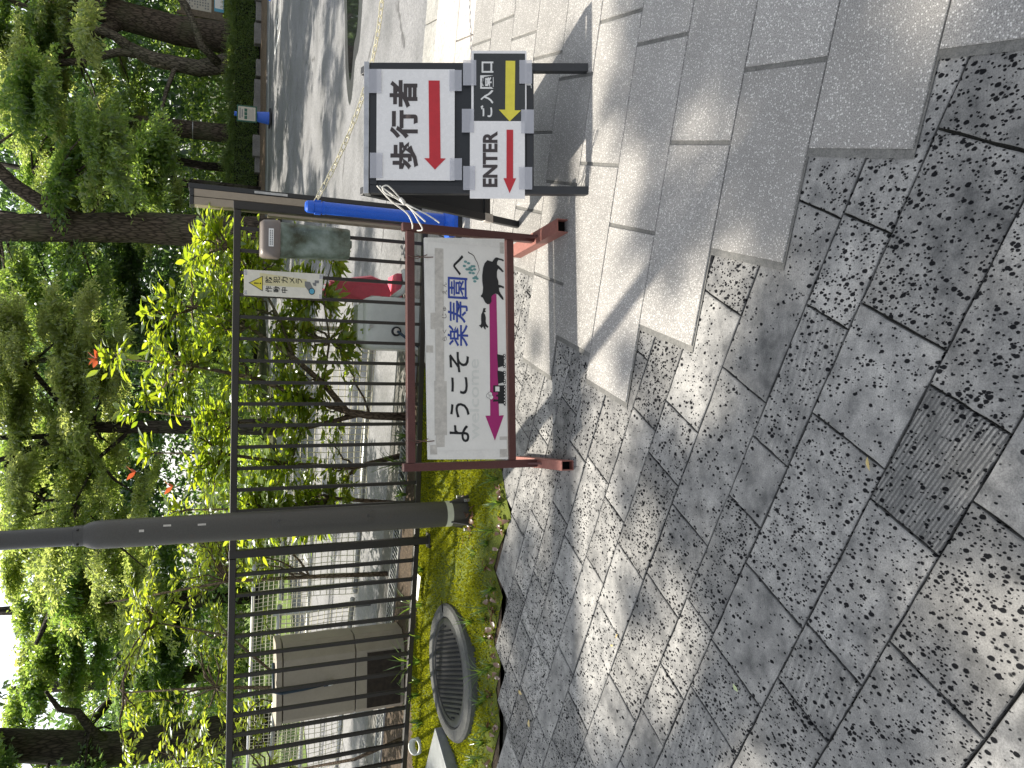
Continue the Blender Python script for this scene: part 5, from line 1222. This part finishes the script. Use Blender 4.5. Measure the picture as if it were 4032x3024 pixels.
# low growth under the trees and the far wood as masses
def leafmass(name, label, n, boxes, leaf, mat, bump=0.0):
    P = []; tot = sum(b[4] for b in boxes)
    for (c, r, _, _, w) in boxes:
        m = int(n * w / tot); v = RNG.uniform(-1, 1, (m, 3))
        if bump: v[:, 2] = v[:, 2] * (0.75 + 0.25 * np.sin(v[:, 0] * r[0] * 1.7) * np.cos(v[:, 0] * r[0] * 0.63 + 1))
        P.append(np.array(c) + v * np.array(r))
    P = np.concatenate(P); k = len(P)
    D = unit(RNG.normal(size=(k, 3)) + np.array([0, -0.2, -0.15])); N = unit(RNG.normal(size=(k, 3)) * 0.7 + np.array([0, 0, 1.0]))
    L = leaf * RNG.uniform(0.6, 1.4, k)
    return struct(obj(name, leaf_mesh(name, P, D, N, L, L * 0.55, mat)), label, 'stuff')
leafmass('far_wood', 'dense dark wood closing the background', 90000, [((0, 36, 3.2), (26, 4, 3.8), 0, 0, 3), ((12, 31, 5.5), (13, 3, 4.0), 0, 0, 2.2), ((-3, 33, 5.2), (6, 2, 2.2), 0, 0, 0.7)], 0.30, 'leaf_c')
leafmass('undergrowth', 'bushy undergrowth between the far trunks', 26000, [((7, 27.5, 1.0), (7, 1.5, 1.3), 0, 0, 2), ((-4, 21, 0.8), (6, 1.5, 0.9), 0, 0, 1.2), ((13, 26.5, 1.6), (2.5, 1.2, 1.6), 0, 0, 0.8), ((2.5, 25.0, 1.0), (3, 1.5, 1.4), 0, 0, 1)], 0.16, 'leaf_a', 1)

# clipped hedge with straggling tips
hd = empty('hedge', (9.5, 23, 0), 'low clipped hedge with straggling tips along the far road edge', 'hedge')
n = 46000
X = RNG.uniform(3.6, 15.5, n); face = RNG.uniform(0, 1, n)
hh = 0.80 + 0.05 * np.sin(X * 2.3) + 0.04 * np.sin(X * 5.9 + 1) + 0.03 * np.sin(X * 13)
Y = np.where(face < 0.55, 22.62 + np.abs(RNG.normal(0, 0.05, n)) + 0.05 * np.sin(X * 3.1), RNG.uniform(22.6, 23.5, n))
Zz = np.where(face < 0.55, RNG.uniform(0.02, 1, n) * hh, hh - np.abs(RNG.normal(0, 0.05, n)))
P = np.stack([X, Y, Zz], 1); D = unit(RNG.normal(size=(n, 3)) + np.array([0, -0.5, 0.5])); N = unit(RNG.normal(size=(n, 3)) * 0.6 + np.array([0, -0.3, 1]))
L = 0.055 * RNG.uniform(0.7, 1.4, n)
obj('leaves', leaf_mesh('leaves', P, D, N, L, L * 0.5, 'leaf_h'), hd)['kind'] = 'stuff'
n = 900; X = RNG.uniform(3.6, 15.5, n); P = []; Dd = []
for x in X:
    y = random.uniform(22.65, 23.3); h = 0.80 + 0.05 * math.sin(x * 2.3) + 0.04 * math.sin(x * 5.9 + 1); L_ = random.uniform(0.03, 0.22); tx = random.uniform(-0.3, 0.3)
    for k in range(7):
        f = k / 6; P.append((x + tx * L_ * f, y, h + L_ * f)); a = random.uniform(0, 6.28); Dd.append((math.cos(a), math.sin(a), 0.9))
P = np.array(P); Dd = unit(np.array(Dd)); k = len(P)
obj('tip_shoots', leaf_mesh('tip_shoots', P, Dd, unit(RNG.normal(size=(k, 3)) + np.array([0, 0, 1.0])), RNG.uniform(0.03, 0.05, k), RNG.uniform(0.014, 0.022, k), 'leaf_h'), hd)['kind'] = 'stuff'
b = MB()
for q in range(60):
    x = 3.8 + q * 0.195; b.tube([(x, 23.0, -0.05), (x + random.uniform(-0.1, 0.1), 22.95, 0.35), (x + random.uniform(-0.2, 0.2), 22.9, 0.7)], [0.018, 0.013, 0.006], 5)
b.build('stems', 'bark_d', hd)['kind'] = 'stuff'
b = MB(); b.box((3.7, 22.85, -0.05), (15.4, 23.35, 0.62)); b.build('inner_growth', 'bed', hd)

# tall shrubs with resolved leaves behind the fence
lf = MB()
def leaf_geo(L, w):
    vs = []; fs = []; prof = [(0.0, 0.06), (0.22, 0.72), (0.45, 1.0), (0.72, 0.68), (1.0, 0.02)]
    for (t, k) in prof:
        z = -0.16 * t * t * L; vs += [(t * L, k * w / 2, z + k * w * 0.12), (t * L, 0, z), (t * L, -k * w / 2, z + k * w * 0.12)]
    for i in range(4):
        a = i * 3; fs += [(a, a + 3, a + 4, a + 1), (a + 1, a + 4, a + 5, a + 2)]
    return vs, fs
LV, LF = leaf_geo(0.078, 0.033)
LVn = np.array(LV)
leaf_me = mesh('leaf', LV, LF, 'leaf_sh', True); leaf_me2 = mesh('leaf', [(x * 0.85, y * 0.95, z) for x, y, z in LV], LF, 'leaf_sh2', True); leaf_red = mesh('leaf', LV, LF, 'leaf_red', True)
def shrub(label, stems, tips, nleaf, me, mat, single, name='shrub', spread=0.20, view=(0, 0, 1.3)):
    o = empty(name, stems[0][0][0], label, 'shrub')
    segs = []
    for pts, rr in stems:
        b = MB(); b.tube(pts, rr, 7); b.build('stem', 'stem', o, smooth=True); segs += [Vector(p) for p in pts[1:]]
    tw = MB(); paths = []
    for t in tips:
        t = Vector(t); a = min(segs, key=lambda w: (w - t).length + 0.6 * max(0, w.z - t.z + 0.15))
        p = branch_path(a, t, 0.35, 6); tw.tube(p, [0.010, 0.009, 0.0075, 0.006, 0.005, 0.0035, 0.002], 5, False); paths.append(p)
    tw.build('twigs', 'stem', o, smooth=True)['kind'] = 'stuff'
    leaves = []
    per = max(1, nleaf // len(paths))
    for p in paths:
        for _ in range(per):
            f = random.uniform(0.25, 1.0) ** 0.7 * (len(p) - 1); i = min(int(f), len(p) - 2)
            c = p[i].lerp(p[i + 1], f - i); ax = (p[i + 1] - p[i]).normalized()
            a = random.uniform(0, 6.28); side = Vector((math.cos(a), math.sin(a), random.uniform(-0.35, 0.35)))
            d = (ax * random.uniform(0.2, 0.9) + side).normalized()
            base = c + side * random.uniform(0.0, spread) * random.random()
            nrm = (Vector((0, 0, 1)) + Vector((random.gauss(0, 0.45), random.gauss(0, 0.45), 0))).normalized()
            x = d; y = nrm.cross(x).normalized(); z = x.cross(y)
            s = random.uniform(0.65, 1.25)
            leaves.append((base, x, y, z, s, i >= len(p) - 2))
    V = Vector(view); leaves.sort(key=lambda q: (q[0] - V).length)
    step = max(1, int(len(leaves) * 0.6 / single)); sel = set(range(0, min(len(leaves), step * single), step))
    vs = []; fs = []; red = 0
    for idx, (base, x, y, z, s, tip) in enumerate(leaves):
        m = Matrix(((x.x, y.x, z.x, base.x), (x.y, y.y, z.y, base.y), (x.z, y.z, z.z, base.z), (0, 0, 0, 1)))
        if idx in sel:
            q = bpy.data.objects.new('leaf', me); COL.objects.link(q); q.parent = o
            q.matrix_local = Matrix.Translation(-wl(o)) @ m @ Matrix.Scale(s, 4)
        else:
            R = np.array([[x.x, y.x, z.x], [x.y, y.y, z.y], [x.z, y.z, z.z]])
            W = (LVn * s * (0.9 if me is leaf_me2 else 1.0)) @ R.T + np.array(base); b0 = len(vs)
            vs += W.tolist(); fs += [tuple(i + b0 for i in f) for f in LF]
    obj('foliage', mesh('foliage', vs, fs, mat, True), o)['kind'] = 'stuff'
    return o
tips = []
while len(tips) < 215:
    x = random.uniform(-1.15, 1.12); y = random.uniform(5.15, 6.2)
    top = 1.35 + 0.55 * math.exp(-((x - 0.05) / 0.45) ** 2) + 0.12 * math.sin(7 * x) + (0.1 if x > 0.6 else 0)
    z = random.uniform(0.62, top) if random.random() < 0.75 else random.uniform(0.35, 0.9)
    if z < 0.8 and random.random() < 0.45: continue
    tips.append((x, y, z))
tips += [(0.14, 5.6, 2.05), (0.45, 5.6, 1.84), (0.59, 5.6, 1.73), (-0.2, 5.6, 1.96), (-0.5, 5.6, 1.80), (-0.9, 5.6, 1.66), (0.98, 5.3, 1.38), (0.92, 5.2, 1.50), (0.78, 5.4, 1.55), (0.3, 5.5, 1.75), (-0.05, 5.5, 1.8), (0.85, 5.15, 0.58), (0.62, 5.2, 0.60), (0.10, 5.2, 0.70)]
stems = [([(-0.26, 5.52, -0.02), (-0.25, 5.52, 0.28), (-0.22, 5.52, 0.45), (-0.02, 5.5, 0.62), (0.18, 5.5, 0.85), (0.38, 5.5, 1.15), (0.50, 5.55, 1.5)], [0.034, 0.030, 0.027, 0.022, 0.018, 0.013, 0.008]),
         ([(-0.22, 5.52, 0.44), (-0.12, 5.55, 0.75), (0.02, 5.58, 1.1), (0.10, 5.6, 1.5), (0.14, 5.6, 1.95)], [0.024, 0.019, 0.015, 0.011, 0.005]),
         ([(-0.24, 5.52, 0.36), (-0.34, 5.55, 0.75), (-0.30, 5.6, 1.2), (-0.22, 5.6, 1.75)], [0.020, 0.016, 0.012, 0.006]),
         ([(-0.58, 5.76, -0.02), (-0.66, 5.74, 0.35), (-0.62, 5.72, 0.8), (-0.52, 5.65, 1.3), (-0.5, 5.6, 1.7)], [0.024, 0.02, 0.016, 0.011, 0.005]),
         ([(-0.95, 5.70, -0.02), (-0.88, 5.65, 0.5), (-0.92, 5.6, 1.0), (-0.9, 5.6, 1.5)], [0.018, 0.015, 0.011, 0.005]),
         ([(0.18, 5.5, 0.84), (0.45, 5.45, 0.95), (0.72, 5.4, 1.1), (0.9, 5.3, 1.3)], [0.012, 0.010, 0.008, 0.005]),
         ([(0.0, 5.5, 0.63), (0.3, 5.42, 0.60), (0.6, 5.35, 0.66), (0.85, 5.2, 0.62)], [0.009, 0.008, 0.006, 0.003])]
sh = shrub('tall leafy shrub with glossy leaves and red tips behind the fence', stems, tips, 10500, leaf_me, 'leaf_sh', 290)
for (c, s_) in (((0.14, 5.6, 2.09), 6), ((-0.62, 5.55, 1.85), 4), ((-0.72, 5.5, 1.62), 4)):
    for k in range(s_):
        q = bpy.data.objects.new('red_leaf', leaf_red); COL.objects.link(q); q.parent = sh
        q.matrix_local = Matrix.Translation(Vector(c) - wl(sh)) @ Matrix.Rotation(k * 6.28 / s_ + 0.3, 4, 'Z') @ Matrix.Rotation(-1.05 + 0.5 * (k % 2) + 0.1 * k, 4, 'Y') @ Matrix.Rotation(0.5 * k, 4, 'X') @ Matrix.Scale(0.95, 4)
tips2 = []
while len(tips2) < 120:
    x = random.uniform(-4.3, -0.95); y = random.uniform(6.2, 8.4)
    top = 1.62 + 0.62 * math.exp(-((x + 1.9) / 0.45) ** 2) + 0.55 * math.exp(-((x + 2.8) / 0.5) ** 2) + 0.45 * math.exp(-((x + 3.9) / 0.6) ** 2)
    z = random.uniform(0.75, top)
    if z < 1.1 and random.random() < 0.4: continue
    tips2.append((x, y, z))
stems2 = [([(-1.6, 6.1, -0.02), (-1.62, 6.3, 0.6), (-1.75, 6.9, 1.2), (-1.95, 7.3, 2.2)], [0.022, 0.018, 0.014, 0.006]), ([(-2.6, 6.2, -0.02), (-2.62, 6.5, 0.6), (-2.7, 7.0, 1.3), (-2.75, 7.3, 2.05)], [0.024, 0.019, 0.014, 0.006]),
          ([(-2.7, 5.5, -0.02), (-2.85, 5.6, 0.35), (-3.0, 5.9, 0.7), (-3.3, 6.6, 1.2)], [0.016, 0.013, 0.009, 0.005]), ([(-3.5, 6.5, -0.02), (-3.6, 6.8, 0.8), (-3.8, 7.2, 1.5), (-3.9, 7.4, 2.0)], [0.024, 0.02, 0.014, 0.006]), ([(-2.62, 6.5, 0.7), (-2.2, 6.8, 1.2), (-2.1, 7.1, 1.8)], [0.014, 0.011, 0.006])]
shrub('light green drooping shrub behind the left fence panel', stems2, tips2, 6500, leaf_me2, 'leaf_sh2', 280, spread=0.16)

# ------------------------------------------------------------------ weeds, fallen leaves
def weed_mesh(seed, n, h, w):
    r = random.Random(seed); vs = []; fs = []
    for _ in range(n):
        a = r.uniform(0, 6.28); L = h * r.uniform(0.5, 1.2); bend = r.uniform(0.3, 1.1); d = Vector((math.cos(a), math.sin(a), 0)); s_ = Vector((-d.y, d.x, 0)); b0 = len(vs)
        for k in range(4):
            t = k / 3; p = d * (L * bend * t * t * 0.8 + 0.004) + Vector((0, 0, L * t * (1 - 0.35 * bend * t))); ww = w * (1 - t) * (0.6 + t) + 0.0004
            vs += [p - s_ * ww, p + s_ * ww]
        for k in range(3): fs.append((b0 + 2 * k, b0 + 2 * k + 1, b0 + 2 * k + 3, b0 + 2 * k + 2))
    return mesh('weed', vs, fs, 'weed')
WM = [weed_mesh(1, 16, 0.09, 0.0035), weed_mesh(2, 22, 0.07, 0.004), weed_mesh(3, 12, 0.13, 0.003), weed_mesh(4, 26, 0.06, 0.005)]
wspots = [(-0.50, 3.62), (-0.62, 3.56), (-0.78, 3.66), (-0.86, 3.72), (-1.0, 3.74), (-1.08, 3.62), (-1.2, 3.68), (-1.28, 3.75), (-1.38, 3.74), (-1.5, 3.66), (-1.56, 3.74), (-1.68, 3.70), (-1.84, 3.68), (-1.95, 3.76), (-2.05, 3.80), (-2.12, 3.9), (-2.2, 3.98), (-1.75, 3.8), (-0.35, 3.66), (-0.2, 3.64), (-1.35, 3.95), (-0.95, 3.9)]
for i, (x, y) in enumerate(wspots):
    o = obj('weed', WM[i % 4], None, (x, y, 0.004), (0, 0, random.uniform(0, 6)), [random.uniform(0.8, 1.4)] * 3)
    tag(o, 'small green weed growing along the moss edge of the paving', 'weed', 'weeds along the moss edge')
for i, (x, y) in enumerate([(-1.95, 5.02), (-2.08, 5.0), (-2.2, 5.06), (-1.3, 4.98), (-1.55, 5.0), (-0.55, 5.3), (-0.4, 5.45), (-0.75, 5.4), (-0.62, 5.55), (-0.85, 5.5), (-1.75, 4.95), (-2.35, 4.95)]):
    o = obj('grass_tuft', WM[(i * 3 + 2) % 4], None, (x, y, 0.0), (0, 0, random.uniform(0, 6)), [random.uniform(1.4, 2.2)] * 3)
    tag(o, 'narrow-bladed grass tuft growing under the fence rail', 'grass', 'grass tufts under the fence')
dl = [mesh('fallen_leaf', [(x * 0.8, y, z + 0.010 * math.sin(60 * x + k) + 0.004) for x, y, z in LV], LF, 'dry', True) for k in range(3)]
for i in range(90):
    x = random.uniform(-2.3, -0.45); y = edge_y(x) + abs(random.gauss(0.02, 0.06))
    if random.random() < 0.25: x, y = -0.80 + random.gauss(0, 0.10), 3.97 + random.gauss(0, 0.06)
    o = obj('fallen_leaf', random.choice(dl), None, (x, y, 0.012 + random.uniform(0, 0.02)), (random.uniform(-0.5, 0.5), random.uniform(-0.4, 0.3), random.uniform(0, 6.28)), [random.uniform(0.45, 0.95)] * 3)
    tag(o, 'dry brown leaf in the litter along the moss edge', 'leaf', 'dry leaves along the moss edge')
ly = mesh('fallen_leaf', LV, LF, 'dry_y', True); lg = mesh('petal', LV, LF, 'petal', True)
for (x, y, m_, s_, lab) in ((-0.162, 1.277, ly, 0.42, 'small yellow leaf on the dark slab near the ribbed stone'), (-0.885, 1.72, lg, 0.33, 'pale green petal on the saw-scratched slab'), (-0.99, 2.44, ly, 0.28, 'thin yellowish leaf scrap on the middle slabs'), (-0.93, 2.39, ly, 0.30, 'curled yellowish leaf scrap beside the thin scrap'), (-1.50, 3.27, ly, 0.5, 'narrow pale leaf near the moss edge at left'), (-1.62, 3.18, ly, 0.5, 'second narrow pale leaf farther left near the moss')):
    o = obj('fallen_leaf', m_, None, (x, y, 0.006), (0.3, -0.2, random.uniform(0, 6.28)), (s_, s_, s_)); tag(o, lab, 'leaf')

# ------------------------------------------------------------------ the shade tree standing left of the view; its crown dapples the paving
H0 = 9.0
def over(x, y, h): return (x - SUN_L.x / -SUN_L.z * h, y - SUN_L.y / -SUN_L.z * h, h)
shade = empty('shade_tree', (-7.5, 8.6, 0), 'tall broad shade tree outside the left edge, crown over the paving', 'tree')
b = MB(); b.tube([(-7.5, 8.6, -0.1), (-7.4, 8.6, 3.5), (-7.0, 8.5, 7.0), (-6.2, 8.3, 10.0), (-5.2, 8.0, 12.4)], [0.5, 0.42, 0.36, 0.28, 0.18], 12); b.build('trunk', 'bark', shade, smooth=True)
for q in ([(-6.2, 8.3, 10.0), (-4.6, 7.4, 11.4), (-2.8, 6.6, 12.2), (-0.8, 6.2, 12.8)], [(-5.6, 8.1, 11.4), (-4.2, 8.6, 12.2), (-2.2, 9.0, 13.0)], [(-6.6, 8.4, 8.8), (-6.2, 6.8, 10.6), (-5.0, 5.4, 11.8)]):
    b = MB(); b.tube(q, [0.17, 0.13, 0.09, 0.045][:len(q)], 8); b.build('limb', 'bark', shade, smooth=True)
def crown_over(n, x0, x1, y0, y1, keep, smin=0.40, smax=0.70):
    k = 0
    while k < n:
        x = random.uniform(x0, x1); y = random.uniform(y0, y1)
        if random.random() > keep(x, y): continue
        h = random.uniform(10.5, 13.5); s = random.uniform(smin, smax)
        q = obj('leaf_clump', random.choice(CL[random.choice('aac')]), shade, over(x, y, h), (random.uniform(-0.3, 0.3), random.uniform(-0.3, 0.3), random.uniform(0, 6.28)), (s, s, s)); q['kind'] = 'stuff'; k += 1
crown_over(160, -3.2, 2.9, -0.9, 2.12, lambda x, y: 1.0)                                   # over the near slabs
crown_over(13, -0.8, 2.6, 2.1, 2.5, lambda x, y: 1.0, 0.22, 0.34)                            # ragged rim of the shade
crown_over(34, -3.4, -0.95, 2.1, 4.7, lambda x, y: 1.0 if y < 3.3 else 0.6)                  # over the left slabs and the manhole
crown_over(22, -5.0, -0.8, 5.4, 8.6, lambda x, y: 1.0)                                       # over the road behind the fence
for (x, y, s) in ((-0.05, 2.72, 0.24), (0.2, 3.15, 0.18), (-0.55, 3.75, 0.26), (1.9, 2.75, 0.22)):
    q = obj('leaf_clump', CL['a'][0], shade, over(x, y, 11), (0.2, 0.1, x * 3), (s, s, s)); q['kind'] = 'stuff'
